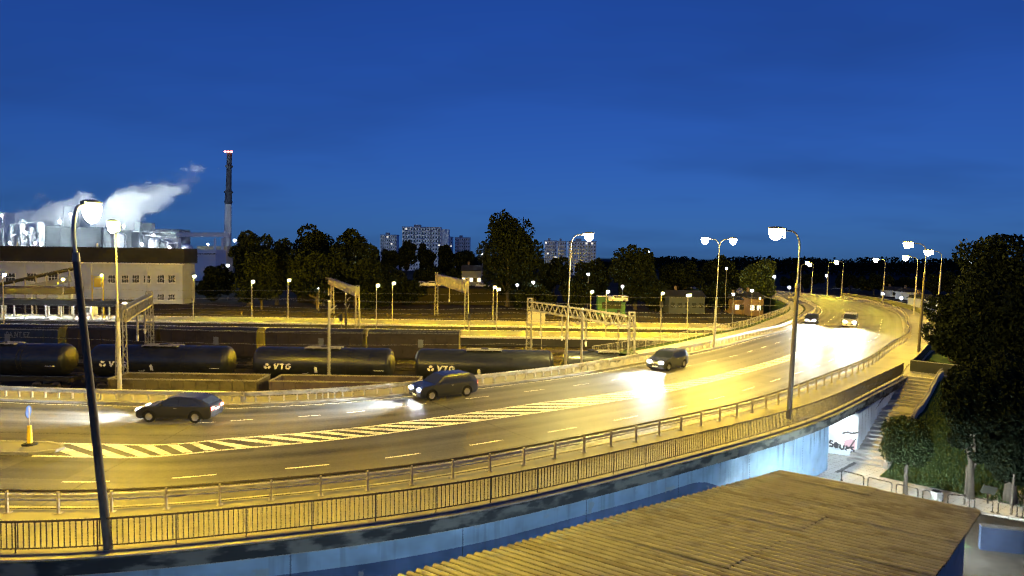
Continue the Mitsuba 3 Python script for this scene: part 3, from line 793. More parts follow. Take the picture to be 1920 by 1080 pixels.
# back eaves lamps for the plaza, then tube lamps added for the blue wall
for (v, I) in ((4.2, 800.0), (DEPTH - 2.6, 900.0)):
    q = rq(0.46, v); q2 = q - _ay * 0.10
    k = thing('eaves_lamp', 'white bulkhead lamp under the back eaves, ' + ('nearer the stairs' if v < 5 else 'nearer the litter bin'), 'lamp', 'eaves lamps of the low building')
    part(k, 'backplate', bar([*(q - _ax * 0.2), 2.3], [*(q + _ax * 0.2), 2.3], 0.08, 0.22), 'housing')
    part(k, 'hood', box((*(q - _ay * 0.42), 2.42), (0.6, 0.80, 0.03), math.atan2(_ax[1], _ax[0])), 'housing')
    mm = box((*(q2 - _ay * 0.06), 2.3), (0.34, 0.12, 0.2), math.atan2(_ax[1], _ax[0]))
    part(k, 'diffuser', mm, 'lamp_glass', emitter=emit(LAMP_WHITE * I / 0.09, 1.5))
for u in np.arange(1.2, 33, 2.6):  # unseen tubes, put in to brighten the wall
    q = rq(u, 0.42)
    k = thing('added_passage_lamp', ('first', 'second', 'third', 'fourth', 'fifth', 'sixth', 'seventh', 'eighth', 'ninth', 'tenth', 'eleventh', 'twelfth', 'thirteenth')[int(round((u - 1.2) / 2.6))] + ' added white tube lamp under the eaves facing the blue wall, counted from the stairs', 'lamp', 'added tube lamps along the passage by the blue wall')
    part(k, 'casing', bar([*(q - _ay * 0.75), 2.62], [*(q + _ay * 0.75), 2.62], 0.1, 0.1), 'housing')
    part(k, 'tube', bar([*(q - _ay * 0.7 - _ax * 0.08), 2.6], [*(q + _ay * 0.7 - _ax * 0.08), 2.6], 0.05, 0.05), 'lamp_glass', emitter=emit(np.array([0.62, 0.86, 1.0]) * 7 / 0.07, 0.3))

# low blue wall and yard at the right bottom
w0, w1 = G(1838, 990, 1.0), G(1990, 1006, 1.0)
lw = thing('low_wall', 'low blue rendered wall at the bottom right behind the roof', 'wall')
part(lw, 'face', bar([*w0[:2], 0.55], [*w1[:2], 0.55], 0.25, 1.1), 'dull_blue')
part(lw, 'cap', bar([*w0[:2], 1.135], [*w1[:2], 1.135], 0.4, 0.06), 'canopy_dark')


# ------------------------------------------------------------------ street lamps
def lens_mesh(L=0.78, Wd=0.50, D=0.56):
    m = trimesh.creation.icosphere(subdivisions=2)
    v = m.vertices.copy()
    v[:, 2] = np.where(v[:, 2] > 0, v[:, 2] * 0.25, v[:, 2])
    v *= [L / 2, Wd / 2, D]
    return trimesh.Trimesh(v, m.faces, process=False)


LENS = lens_mesh()
_lens_dict = {}
HOUS = PLY(cat(ellipsoid((0, 0, 0.14), (0.42, 0.26, 0.09), 2), box((-0.42, 0, 0.09), (0.25, 0.14, 0.12))), 'housing', smooth=50)
def lens_of(rgb, w):
    k = (tuple(np.round(rgb, 3)), w)
    if k not in _lens_dict:
        _lens_dict[k] = {**PLY(LENS, 'lamp_glass', smooth=True), 'emitter': emit(rgb, w)}
    return _lens_dict[k]


SHIELD = PLY(cat(box((-0.46, 0, -0.16), (0.02, 0.60, 0.52))), 'housing')  # plate added to keep lamp light off the trees, plaza and yard


def street_lamp(base, h, head_dirs, I, colour, label, shield=False, hs=1.0, reach=1.7, r0=0.16, collar=0.72, thick='shaded_concrete_pole', w=1.0, group='street lamps along the road', lean=(0, 0), name='street_lamp'):
    base = np.array(base, float)
    k = thing(name, label, 'street lamp', group)
    ln = np.array([lean[0], lean[1], 0.0])
    cz = h * collar
    mid = base + [0, 0, cz] + ln * cz
    part(k, 'pole', tube([base, base + (mid - base) * 0.5, mid], [r0, r0 * 0.86, r0 * 0.72], 10), thick, smooth=40)
    part(k, 'collar', tube([mid - [0, 0, 0.06], mid + [0, 0, 0.22]], [r0 * 0.85, r0 * 0.7], 10), 'housing', smooth=40)
    up = h - cz - 1.0
    top = mid + [0, 0, up] + ln * up
    pts = [mid + [0, 0, 0.1], top]
    for n_, hd in enumerate(head_dirs):
        hd = np.array([math.cos(hd), math.sin(hd), 0])
        arc = [top + hd * reach * (1 - math.cos(t)) * 0.6 + np.array([0, 0, 0.95 * math.sin(t)]) for t in np.linspace(0.2, PI / 2, 7)]
        endp = arc[-1] + hd * (reach * 0.4) + [0, 0, 0.02]
        mesh = tube((pts if n_ == 0 else [top]) + arc + [endp], 0.055 if r0 > 0.12 else 0.045, 8)
        part(k, 'arm', mesh, 'pole_paint', smooth=40)
        hk = numbered(f'{k}__luminaire')
        M = T().translate((endp + hd * 0.45 * hs).tolist()).rotate([0, 0, 1], math.degrees(math.atan2(hd[1], hd[0]))).scale([hs, hs, hs])
        scene[hk] = {**HOUS, 'to_world': M}
        if shield: scene[hk + '__added_back_shield'] = {**SHIELD, 'to_world': M}
        scene[hk + '__lens'] = {**lens_of(colour * I / (0.34 * hs * hs), w), 'to_world': M}
    return k


def toward_road(p, outer=True):
    s, d = sd(p[0], p[1])
    n = path(s)[0]
    return math.atan2(n[3], n[2]) if outer else math.atan2(-n[3], -n[2])


IL = 1600.0
outer = [((205, 1062), 11.6, 'tall leaning concrete lamp post crossing the left of the view'),
         ((1478, 792), 12.0, 'dark lamp post on the deck edge in front of the railing bars'),
         ((1722, 663), 11.8, 'lamp post rising from the footway just behind the stair landing'),
         ((1756, 608), 11.6, 'lamp post at the widest point of the bend beside the dark trees'),
         ((1713, 592), 10.8, 'far lamp post on the outside of the bend, third before the trees'),
         ((1654, 573), 10.4, 'far lamp post on the outside of the bend against low houses'),
         ((1577, 558), 9.8, 'lamp post far along the road where it bends left'),
         ((1521, 551), 9.4, 'farthest lamp post of the outer row near the end of the road')]
for i, ((px, py), h, lab) in enumerate(outer):
    g = G(px, py, ZR - (0.1 if i < 2 else 0))
    if i == 0:
        g = G(208, 1064, 3.3); g[2] = 3.2
    if i == 1: g[2] = 3.2
    lean = (-0.096, 0) if i == 0 else (0.03, 0) if i == 1 else (0.035, 0)
    a = toward_road(g); colf = 0.85 if i == 0 else 0.72
    if i in (1, 2, 3): a = PI * (0.95, 0.9, 0.9)[i - 1]
    if i == 0: a = PI * 0.52
    street_lamp(g, h + (0.2 if i == 0 else 0.15 if i == 1 else 0), [a], IL, colour=LAMP_YELLOW if i != 3 else LAMP_WARM, label=lab, reach=0.6 if i == 0 else 0.9 if i == 1 else 1.3, collar=colf, hs=1.0 if i == 0 else 1.1 if i < 3 else 1.45, shield=i in (1, 2, 3), lean=lean, r0=0.145 if i == 0 else 0.16, thick='shaded_concrete_pole' if i < 3 else 'pole_paint', w=4.0 if i < 3 else 1.5 if i == 3 else 0.5)  # far heads enlarged, the glow of the lamps put into their size
inner = [((225, 748), 11.5, [-PI * 0.38], LAMP_YELLOW, 'yellow lit lamp pole beside the lattice mast at the left'),
         ((1060, 686), 11.8, [-PI * 0.08], LAMP_WARM * [0.9, 1.05, 1.6], 'slender white lamp pole with a curved arm in front of the truss portal'),
         ((1338, 652), 12.0, [PI * 0.05, PI * 0.98], LAMP_WARM, 'lamp pole with two opposite arms beyond the far guardrail')]
for (px, py), h, hd, colr, lab in inner:
    g = G(px, py, ZR)
    street_lamp(g, h, hd, IL, colr, lab, reach=0.7 if px < 300 else 1.1, hs=1.1, shield=px < 300, r0=0.15, thick='pole_paint', w=3.0, collar=0.45, lean=(0.03 if px > 900 else -0.012, 0))
# more lamps farther along the inner side of the bend
for (px, py), h, lab in (((1551, 556), 9.6, 'far lamp post on the inside of the bend, its head merging with the neighbour'), ((1500, 556), 9.0, 'far lamp post on the inside of the bend behind the dark pole')):
    g = G(px, py, ZR)
    street_lamp(g, h, [toward_road(g, False)], IL, LAMP_YELLOW, lab, w=0.4, hs=1.45, thick='pole_paint')  # head oversized to stand for its glow, like the outer far lamps

# ------------------------------------------------------------------ small white and platform lamps
BULB = trimesh.creation.icosphere(subdivisions=1)
_bulbs = {}
def bulb(rgb, r, w):
    k = (tuple(np.round(rgb, 2)), r, w)
    if k not in _bulbs:
        m = BULB.copy(); m.apply_scale(r)
        _bulbs[k] = {**PLY(m, 'lamp_glass', smooth=True), 'emitter': emit(rgb, w)}
    return _bulbs[k]


def post_lamp(x, y, z0, h, colour, I, label, group, name='post_lamp', r=0.22, w=0.3, pole='pole_paint', pr=0.07, hang=0.0):
    k = thing(name, label, 'lamp', group)
    part(k, 'pole', tube([(x, y, z0), (x, y, z0 + h)], [pr, pr * 0.75], 8), pole, smooth=40)
    part(k, 'cap', lathe([(0.0, 0.0), (0.36, 0.02), (0.30, 0.12), (0.05, 0.2), (0, 0.2)], 10, (x + hang, y, z0 + h + r * 0.9)), 'housing', smooth=40)
    part(k, 'bulb', bulb(colour * I / (PI * r * r), r, w), None, M=at(x + hang, y, z0 + h + r * 0.4))
    part(k, 'box', box((x - 0.12, y, z0 + h * 0.45), (0.25, 0.15, 0.35)), 'housing')
    return k


ZT, ZPL = 0.3, 1.4                           # top of rails, platform level
FARL = {362: 'yellow platform lamp in front of the right end of the long pale building', 472: 'yellow platform lamp at the left edge of the dark tree mass', 540: 'yellow platform lamp left of the grey plated portal',
        736: 'right one of the pair of yellow platform lamps by the low dark tree', 925: 'left one of the two close platform lamps below the tall round tree', 1108: 'yellow platform lamp behind the middle of the truss portal', 1240: 'yellow platform lamp left of the dark low shed'}
NEARL = {706: 'left one of the pair of yellow platform lamps by the low dark tree', 932: 'right one of the two close platform lamps below the tall round tree', 1137: 'yellow platform lamp in front of the green kiosk', 5: 'white lamp on a slim post at the left edge of the near platform', 1290: 'yellow platform lamp in front of the dark low shed'}
PLAMP = np.array([1.0, 0.57, 0.004])
for px, py in ((362, 517), (472, 527), (540, 524), (736, 530), (925, 537), (1108, 546), (1240, 549)):
    g = V(px, py, 121.0)
    post_lamp(g[0], 121.0, ZPL, g[2] - ZPL - 0.2, PLAMP, 3400, FARL[px], 'platform lamps on the far platform', 'platform_lamp', r=0.28, w=0.6, hang=0.25, pr=0.1)
for px, py, lb in ((-18, 520, 'added yellow lamp behind the canopy, cut by the left edge'), (118, 523, 'added yellow lamp behind the canopy left of the leaning post')):  # both added to light the back of the platform yellow
    g = V(px, py, 126.8)
    post_lamp(g[0], 126.8, 0.0, g[2] - 0.2, PLAMP, 2600, lb, 'platform lamps on the far platform', 'platform_lamp', r=0.28, w=0.4, pr=0.1)
for px, py in ((706, 534), (932, 541), (1137, 546), (5, 514), (1290, 552)):
    g = V(px, py, 105.0)
    post_lamp(g[0], 105.0, ZPL, g[2] - ZPL - 0.2, PLAMP if px > 100 else LAMP_WHITE, 3000 if px > 100 else 500, NEARL[px], 'platform lamps on the near platform' if px > 100 else None, 'platform_lamp', r=0.28, w=0.6, hang=0.25, pr=0.1)
for px, py, Y, I, lab in ((427, 499, 190, 250, 'white lamp at the dark trees right of the long building'), (672, 501, 165, 320, 'white lamp shining in front of the big dark trees'),
                          (1000, 530, 165, 300, 'white lamp below the tall round tree'), (1022, 498, 200, 150, 'white lamp on the pale building behind the round tree'),
                          (1167, 538, 160, 500, 'bright white lamp over the green kiosk'), (1362, 504, 165, 220, 'white lamp on a pole right of the double lamp'),
                          (1446, 508, 170, 260, 'white lamp on a pole before the trees inside the bend'), (1375, 552, 130, 120, 'white lamp by the far footpath fence'),
                          (1550, 518, 330, 200, 'white lamp on a far street beyond the bend'), (1612, 531, 340, 300, 'white lamp on a far street behind the outer lamps'),
                          (1778, 567, 118, 260, 'white lamp at the edge of the big dark trees on the right'), (440, 452, 300, 900, 'strong white floodlight at the right end of the factory'),
                          (1410, 546, 150, 100, 'small white lamp above the warm lit doorway'), (1820, 492, 300, 60, 'tiny lamp beyond the big trees on the right'),
                          (905, 478, 210, 120, 'small white lamp on the left flank of the tall round tree'), (1103, 515, 172, 150, 'small white lamp behind the slender white lamp pole'), (1290, 555, 150, 120, 'small white lamp beside the dark low shed'),
                          (970, 535, 170, 90, 'tiny lamp under the right side of the tall round tree'), (598, 540, 158, 90, 'tiny lamp behind the grey plated portal'), (1215, 474, 230, 60, 'tiny lamp showing through the round dark tree'),
                          (1480, 540, 260, 130, 'small lamp left of the dark lamp post on the far street'), (1655, 552, 250, 120, 'small lamp before the leftmost small house'), (1690, 560, 230, 120, 'small lamp between the small houses'), (1452, 520, 230, 120, 'small lamp above the far footpath')):
    g = V(px, py, Y)
    post_lamp(g[0], Y, 0.0, g[2], LAMP_WHITE, I * 0.3, lab, None, r=0.0022 * Y, w=0.04)


# ------------------------------------------------------------------ cars
def car(loc, head, paint, kind, label, beam=0.0, tail=True, I_head=400.0, name='car'):
    """Front towards +x of the car frame; head: heading angle of the front."""
    if kind == 'suv': L, W, H, bz, hood = 4.55, 1.86, 1.66, 1.02, 1.03
    elif kind == 'van': L, W, H, bz, hood = 5.0, 1.95, 2.0, 1.15, 1.12
    else: L, W, H, bz, hood = 4.35, 1.78, 1.47, 0.93, 0.88
    h = L / 2
    wb = 0.60 * L / 2; R = 0.33 if kind == 'hatch' else 0.36
    fx, rx = wb + 0.06, -wb + 0.02
    if kind == 'van': roof = [(h * 0.34, H - 0.06), (h * 0.2, H), (-h * 0.8, H - 0.03), (-h * 0.97, H - 0.2)]; wsb = (h * 0.66, hood + 0.08)
    elif kind == 'suv': roof = [(h * 0.18, H - 0.07), (-h * 0.05, H), (-h * 0.72, H - 0.06), (-h * 0.86, H - 0.16)]; wsb = (h * 0.50, hood + 0.06)
    else: roof = [(h * 0.12, H - 0.06), (-h * 0.1, H), (-h * 0.55, H - 0.05), (-h * 0.72, H - 0.14)]; wsb = (h * 0.48, hood + 0.05)
    prof = [(-h + 0.04, 0.30), (-h, 0.55), (-h + 0.02, bz - 0.02), (-h + 0.10, bz + 0.08)] + roof[::-1] + [wsb, (h * 0.82, hood - 0.03), (h - 0.06, hood - 0.18), (h, 0.6), (h - 0.03, 0.30), (h - 0.15, 0.22), (-h + 0.2, 0.22)]
    pol = Polygon(prof).buffer(0.06).buffer(-0.12).buffer(0.06)
    for x in (fx, rx): pol = pol.difference(Point(x, R).buffer(R + 0.06, 12))
    def warp(v):
        v = v.copy()
        x, y, z = v[:, 0], v[:, 1], v[:, 2]
        e = np.clip((np.abs(x) / h - 0.55) / 0.45, 0, 1)
        k = 1 - 0.13 * e ** 2
        t = np.clip((z - bz) / (H - bz), 0, 1.1)
        k *= 1 - 0.20 * t ** 1.2
        k *= 1 - 0.06 * np.clip((0.45 - z) / 0.3, 0, 1)
        v[:, 1] = y * k
        return v
    def ext(poly, y0, y1, step=0.16):
        m = trimesh.creation.extrude_polygon(poly, y1 - y0, engine='earcut')
        v, f = m.vertices, m.faces
        v, f = trimesh.remesh.subdivide_to_size(v, f, step)
        v = np.column_stack([v[:, 0], v[:, 2] + y0, v[:, 1]])
        return trimesh.Trimesh(warp(v), f[:, ::-1], process=False)
    k = thing(name, label, 'car' if kind != 'van' else 'van')
    M = at(loc[0], loc[1], loc[2], head)
    body = ext(pol, -W / 2, W / 2)
    body.merge_vertices()
    part(k, 'body', body, paint, smooth=35, M=M)
    # side windows
    gl = Polygon([(wsb[0] - 0.30, bz + 0.03), (roof[0][0] - 0.02, H - 0.14), (roof[2][0] + 0.05, H - 0.14), (-h * 0.80 if kind != 'hatch' else -h * 0.76, bz + 0.06)]).buffer(-0.02)
    mid = (wsb[0] + roof[2][0]) / 2 - 0.25
    for sgn in (-1, 1):
        for x0, x1 in ((mid + 0.03, 9), (-9, mid - 0.03)):
            pane = gl.intersection(Polygon([(x0, 0), (x1, 0), (x1, 3), (x0, 3)]))
            y = sgn * (W / 2 + 0.004)
            part(k, 'side_window', ext(pane, min(y, y - sgn * 0.03), max(y, y - sgn * 0.03), 0.3), 'dark_glass', M=M)
    def slab(a, b, wid, off=0.012, m='dark_glass', nm='windscreen'):
        a, b = np.array(a, float), np.array(b, float)
        d = b - a; n = np.array([d[1], -d[0]]); n /= np.linalg.norm(n)
        if n[1] < 0 and nm == 'windscreen': n = -n
        ys = np.linspace(-wid, wid, 7)
        v = []
        for t in np.linspace(0.06, 0.94, 4):
            q = a + d * t
            for y in ys: v.append([q[0] + n[0] * off, y, q[1] + n[1] * off])
        v = warp(np.array(v))
        i_, j_ = np.meshgrid(np.arange(3), np.arange(6), indexing='ij'); A = i_ * 7 + j_
        q = np.stack([A, A + 1, A + 8, A + 7], -1).reshape(-1, 4)
        part(k, nm, (v, q), m, smooth=True, M=M)
    slab(wsb, roof[0], W / 2 * 0.95)
    slab((-h + 0.10, bz + 0.08), roof[3], W / 2 * 0.9, off=-0.014 if True else 0, nm='rear_window')
    # wheels
    for x in (fx, rx):
        for sgn in (-1, 1):
            t = lathe([(R * 0.62, -0.1), (R * 0.96, -0.1), (R, -0.06), (R, 0.06), (R * 0.96, 0.1), (R * 0.62, 0.1)], 20)
            rot = trimesh.transformations.rotation_matrix(PI / 2, [1, 0, 0])
            t.apply_transform(rot); t.apply_translation([x, sgn * (W / 2 - 0.13), R])
            wk = part(k, 'wheel', t, 'black_rubber', smooth=40, M=M)
            rm = lathe([(0, 0.06), (R * 0.2, 0.09), (R * 0.3, 0.06), (R * 0.6, 0.08), (R * 0.64, 0.1), (R * 0.64, -0.1), (0, -0.1)], 20)
            rm.apply_transform(trimesh.transformations.rotation_matrix(-PI / 2 * sgn, [1, 0, 0])); rm.apply_translation([x, sgn * (W / 2 - 0.13), R])
            scene[wk + '__rim'] = {**PLY(rm, 'rim_metal', smooth=40), 'to_world': M}
    ca, sa = math.cos(head), math.sin(head)
    for sgn in (-1, 1):
        hz = hood - 0.24
        c = (h - 0.05, sgn * (W / 2 - 0.36), hz)
        part(k, 'headlight', ellipsoid(c, (0.13, 0.23, 0.12), 2), 'lamp_glass', smooth=True, M=M, emitter=emit(np.array([0.86, 0.95, 1.0]) * I_head, 0.08))
        part(k, 'taillight', box((-h + 0.03, sgn * (W / 2 - 0.30), bz - 0.12), (0.12, 0.30, 0.17)), 'lamp_glass', M=M, emitter=emit(np.array([1.0, 0.028, 0.022]) * 15, 0.05))
        part(k, 'mirror', ellipsoid((wsb[0] - 0.42, sgn * (W / 2 + 0.06), bz + 0.10), (0.07, 0.11, 0.075), 1), paint, smooth=True, M=M)
        if beam:
            q = np.array([loc[0] + ca * (h + 0.12) - sa * c[1], loc[1] + sa * (h + 0.12) + ca * c[1], loc[2] + hz])
            tgt = q + np.array([ca, sa, -0.055])
            scene[f'{k}_beam_{"ab"[sgn > 0]}'] = {'type': 'spot', 'intensity': {'type': 'rgb', 'value': [beam * 0.84 * KX, beam * 0.95 * KX, beam * KX]}, 'sampling_weight': 1.2, 'cutoff_angle': 34.0, 'beam_width': 4.0,
                                                 'to_world': T().look_at(origin=q.tolist(), target=tgt.tolist(), up=[0, 0, 1])}
    part(k, 'bumper_grille', box((h - 0.015, 0, 0.5), (0.05, W * 0.55, 0.16)), 'car_trim', M=M)
    part(k, 'number_plate', box((h + 0.013, 0, 0.40), (0.02, 0.52, 0.11)), 'white_paint', M=M)
    part(k, 'number_plate', box((-h - 0.002, 0, 0.72), (0.02, 0.52, 0.11)), 'white_paint', M=M)
    for sgn in (-1, 1):
        part(k, 'sill_trim', box((0, sgn * (W / 2 - 0.045), 0.27), (fx - rx - 2 * R - 0.2, 0.04, 0.08)), 'car_trim', M=M)
        part(k, 'door_handle', box((-0.15, sgn * (W / 2 - 0.004), bz - 0.10), (0.16, 0.03, 0.03)), 'rim_metal', M=M)
    return k


def car_at(px, py, d_off=0.0):
    g = G(px, py, ZR)
    s, d = sd(g[0], g[1])
    p = path(s)[0]
    return (g[0], g[1], ZR), math.atan2(-p[2] * -1, 0) if False else math.atan2(-(p[2] * -1) * 0 + -(-p[2]) * 0, 1), s, d


def place_car(px, py, *a, yaw=0.0, **k):
    g = G(px, py, ZR)
    s, d = sd(g[0], g[1])
    p = path(s)[0]
    tx, ty = p[3], -p[2]                       # direction of increasing s
    return car((g[0], g[1], ZR), math.atan2(-ty, -tx) + yaw, *a, **k)


place_car(338, 786, 'car_black', 'hatch', 'black hatchback with red tail lights, leftmost car on the far carriageway', beam=1200.0, I_head=260)
place_car(832, 743, 'car_blue', 'suv', 'dark blue estate car with bright headlights in front of the tank wagons', beam=1800.0, I_head=500)
place_car(1252, 690, 'car_grey', 'suv', 'dark grey car with glaring headlights below the truss portal', beam=2000.0, I_head=900)
place_car(1594, 612, 'car_silver', 'van', 'pale van in the bend driving towards the view in white headlight glare', beam=4500.0, I_head=1200)
place_car(1522, 606, 'car_grey', 'hatch', 'grey car half lost in the white glare on the inside of the bend', beam=5500.0, I_head=1500)

# ------------------------------------------------------------------ traffic bollard on the island
b_ = G(56, 838, ZR); b_[2] = ZR + 0.11
bo = thing('traffic_bollard', 'yellow bollard carrying a round blue arrow sign on the traffic island', 'bollard')
part(bo, 'post', tube([b_, b_ + [0, 0, 0.95]], [0.13, 0.1], 10), 'sign_yellow', smooth=40)
part(bo, 'base', lathe([(0.35, 0), (0.33, 0.06), (0.13, 0.1), (0, 0.1)], 12, b_), 'black_rubber', smooth=40)
part(bo, 'stem', tube([b_ + [0, 0, 0.95], b_ + [0, 0, 1.9]], 0.03, 6), 'pole_paint')
_dk = lathe([(0.0, -0.015), (0.3, -0.015), (0.3, 0.015), (0, 0.015)], 20)
_dk.apply_transform(trimesh.transformations.rotation_matrix(PI / 2, [0, 1, 0])); _dk.apply_transform(trimesh.transformations.rotation_matrix(0.25, [0, 0, 1])); _dk.apply_translation(b_ + [-0.04, 0, 1.65])
part(bo, 'sign_disc', _dk, 'sign_blue')


# ------------------------------------------------------------------ railway
rng = np.random.default_rng(21)
def rails(y, x0=-120, x1=140):
    k = thing('railway_track', {53: 'track under the open goods wagons', 63: 'track under the black tank wagons', 71.5: 'empty track just behind the tank wagons', 80: 'track under the covered wagons', 88: 'empty track just behind the covered wagons', 94.5: 'empty track along the near platform', 112.3: 'track between the two platforms'}[y], 'track', 'tracks across the rail yard')
    for s in (-0.75, 0.75):
        part(k, 'rail', cat(box(((x0 + x1) / 2, y + s, ZT - 0.03), (x1 - x0, 0.07, 0.06)), box(((x0 + x1) / 2, y + s, ZT - 0.10), (x1 - x0, 0.03, 0.09)), box(((x0 + x1) / 2, y + s, ZT - 0.155), (x1 - x0, 0.14, 0.02))), 'steel_rail')
    part(k, 'sleepers', cat([box((x, y, ZT - 0.20), (0.24, 2.5, 0.07)) for x in np.arange(x0, x1, 0.65)]), 'wagon_frame', kind='stuff')
for y in (53, 63, 71.5, 80, 88, 94.5, 112.3): rails(y)
solo('ballast', cat([prism([(-140, y - 2.2), (150, y - 2.2), (150, y + 2.2), (-140, y + 2.2)], 0.003, 0.085) for y in (53, 63, 71.5, 80, 88, 94.5, 112.3)]), 'ballast', 'dark ballast beds of the tracks', kind='structure')


def bogie(parent, x, y):
    fr = cat(box((x, y - 0.95, 0.78), (2.3, 0.12, 0.32)), box((x, y + 0.95, 0.78), (2.3, 0.12, 0.32)), box((x, y, 0.85), (0.5, 1.9, 0.25)))
    bk = part(parent, 'bogie', fr, 'wagon_frame')
    for dx in (-0.9, 0.9):
        for sy in (-0.75, 0.75):
            wl = lathe([(0, -0.07), (0.40, -0.07), (0.46, -0.05), (0.44, 0.07), (0, 0.07)], 16)
            wl.apply_transform(trimesh.transformations.rotation_matrix(PI / 2, [1, 0, 0])); wl.apply_translation([x + dx, y + sy, ZT + 0.44])
            part(bk, 'wheel', wl, 'steel_rail')


def logo_mesh(h):
    """Three thick curved arms round a hollow centre, and the three letters beside it."""
    out = []
    for k in range(3):
        a = PI / 2 + k * 2 * PI / 3
        pol = Polygon([(-0.2, 0.22), (0.2, 0.22), (0.34, 0.46), (0.12, 0.62), (-0.12, 0.62), (-0.34, 0.46)]).buffer(0.03)
        pol = affinity.rotate(pol, math.degrees(a - PI / 2), origin=(0, 0))
        out.append(trimesh.creation.extrude_polygon(pol, 0.01, engine='earcut'))
    m = cat(out); m.apply_scale([h * 0.95, h * 0.85, 1]); m.apply_translation([h * 0.55, h * 0.48, 0])
    ring = Point(0.5, 0.5).buffer(0.52, 16).difference(Point(0.5, 0.5).buffer(0.25, 16))
    gl = ring.difference(Polygon([(0.5, 0.52), (1.2, 0.52), (1.2, 0.84), (0.5, 0.70)])).union(Polygon([(0.56, 0.36), (1.02, 0.36), (1.02, 0.56), (0.56, 0.56)]))
    vl = Polygon([(0, 1), (0.30, 1), (0.48, 0.40), (0.72, 1), (1.02, 1), (0.60, 0), (0.34, 0)])
    tl = Polygon([(0.0, 1), (0.95, 1), (0.95, 0.76), (0.62, 0.76), (0.62, 0), (0.33, 0), (0.33, 0.76), (0, 0.76)])
    out = []
    for q, dx in ((vl, 0.0), (tl, 1.08), (gl, 2.12)):
        q = affinity.translate(q, dx, 0)
        for part_ in getattr(q, 'geoms', [q]): out.append(trimesh.creation.extrude_polygon(part_, 0.01, engine='earcut'))
    t = cat(out); v = t.vertices.copy()
    v[:, 0] = (v[:, 0] + v[:, 1] * 0.18) * h * 0.98 + h * 1.5; v[:, 1] *= h
    return m, trimesh.Trimesh(v, t.faces, process=False)


def wrap(m, x0, y0, zc, R, z):
    """Bends a flat decal on the near side of a lying cylinder."""
    v, f = trimesh.remesh.subdivide_to_size(m.vertices, m.faces, 0.12)
    a = (z - zc + v[:, 1]) / R
    r = R + 0.004 + v[:, 2]
    return trimesh.Trimesh(np.column_stack([x0 + v[:, 0], y0 - r * np.cos(a), zc + r * np.sin(a)]), f, process=False)


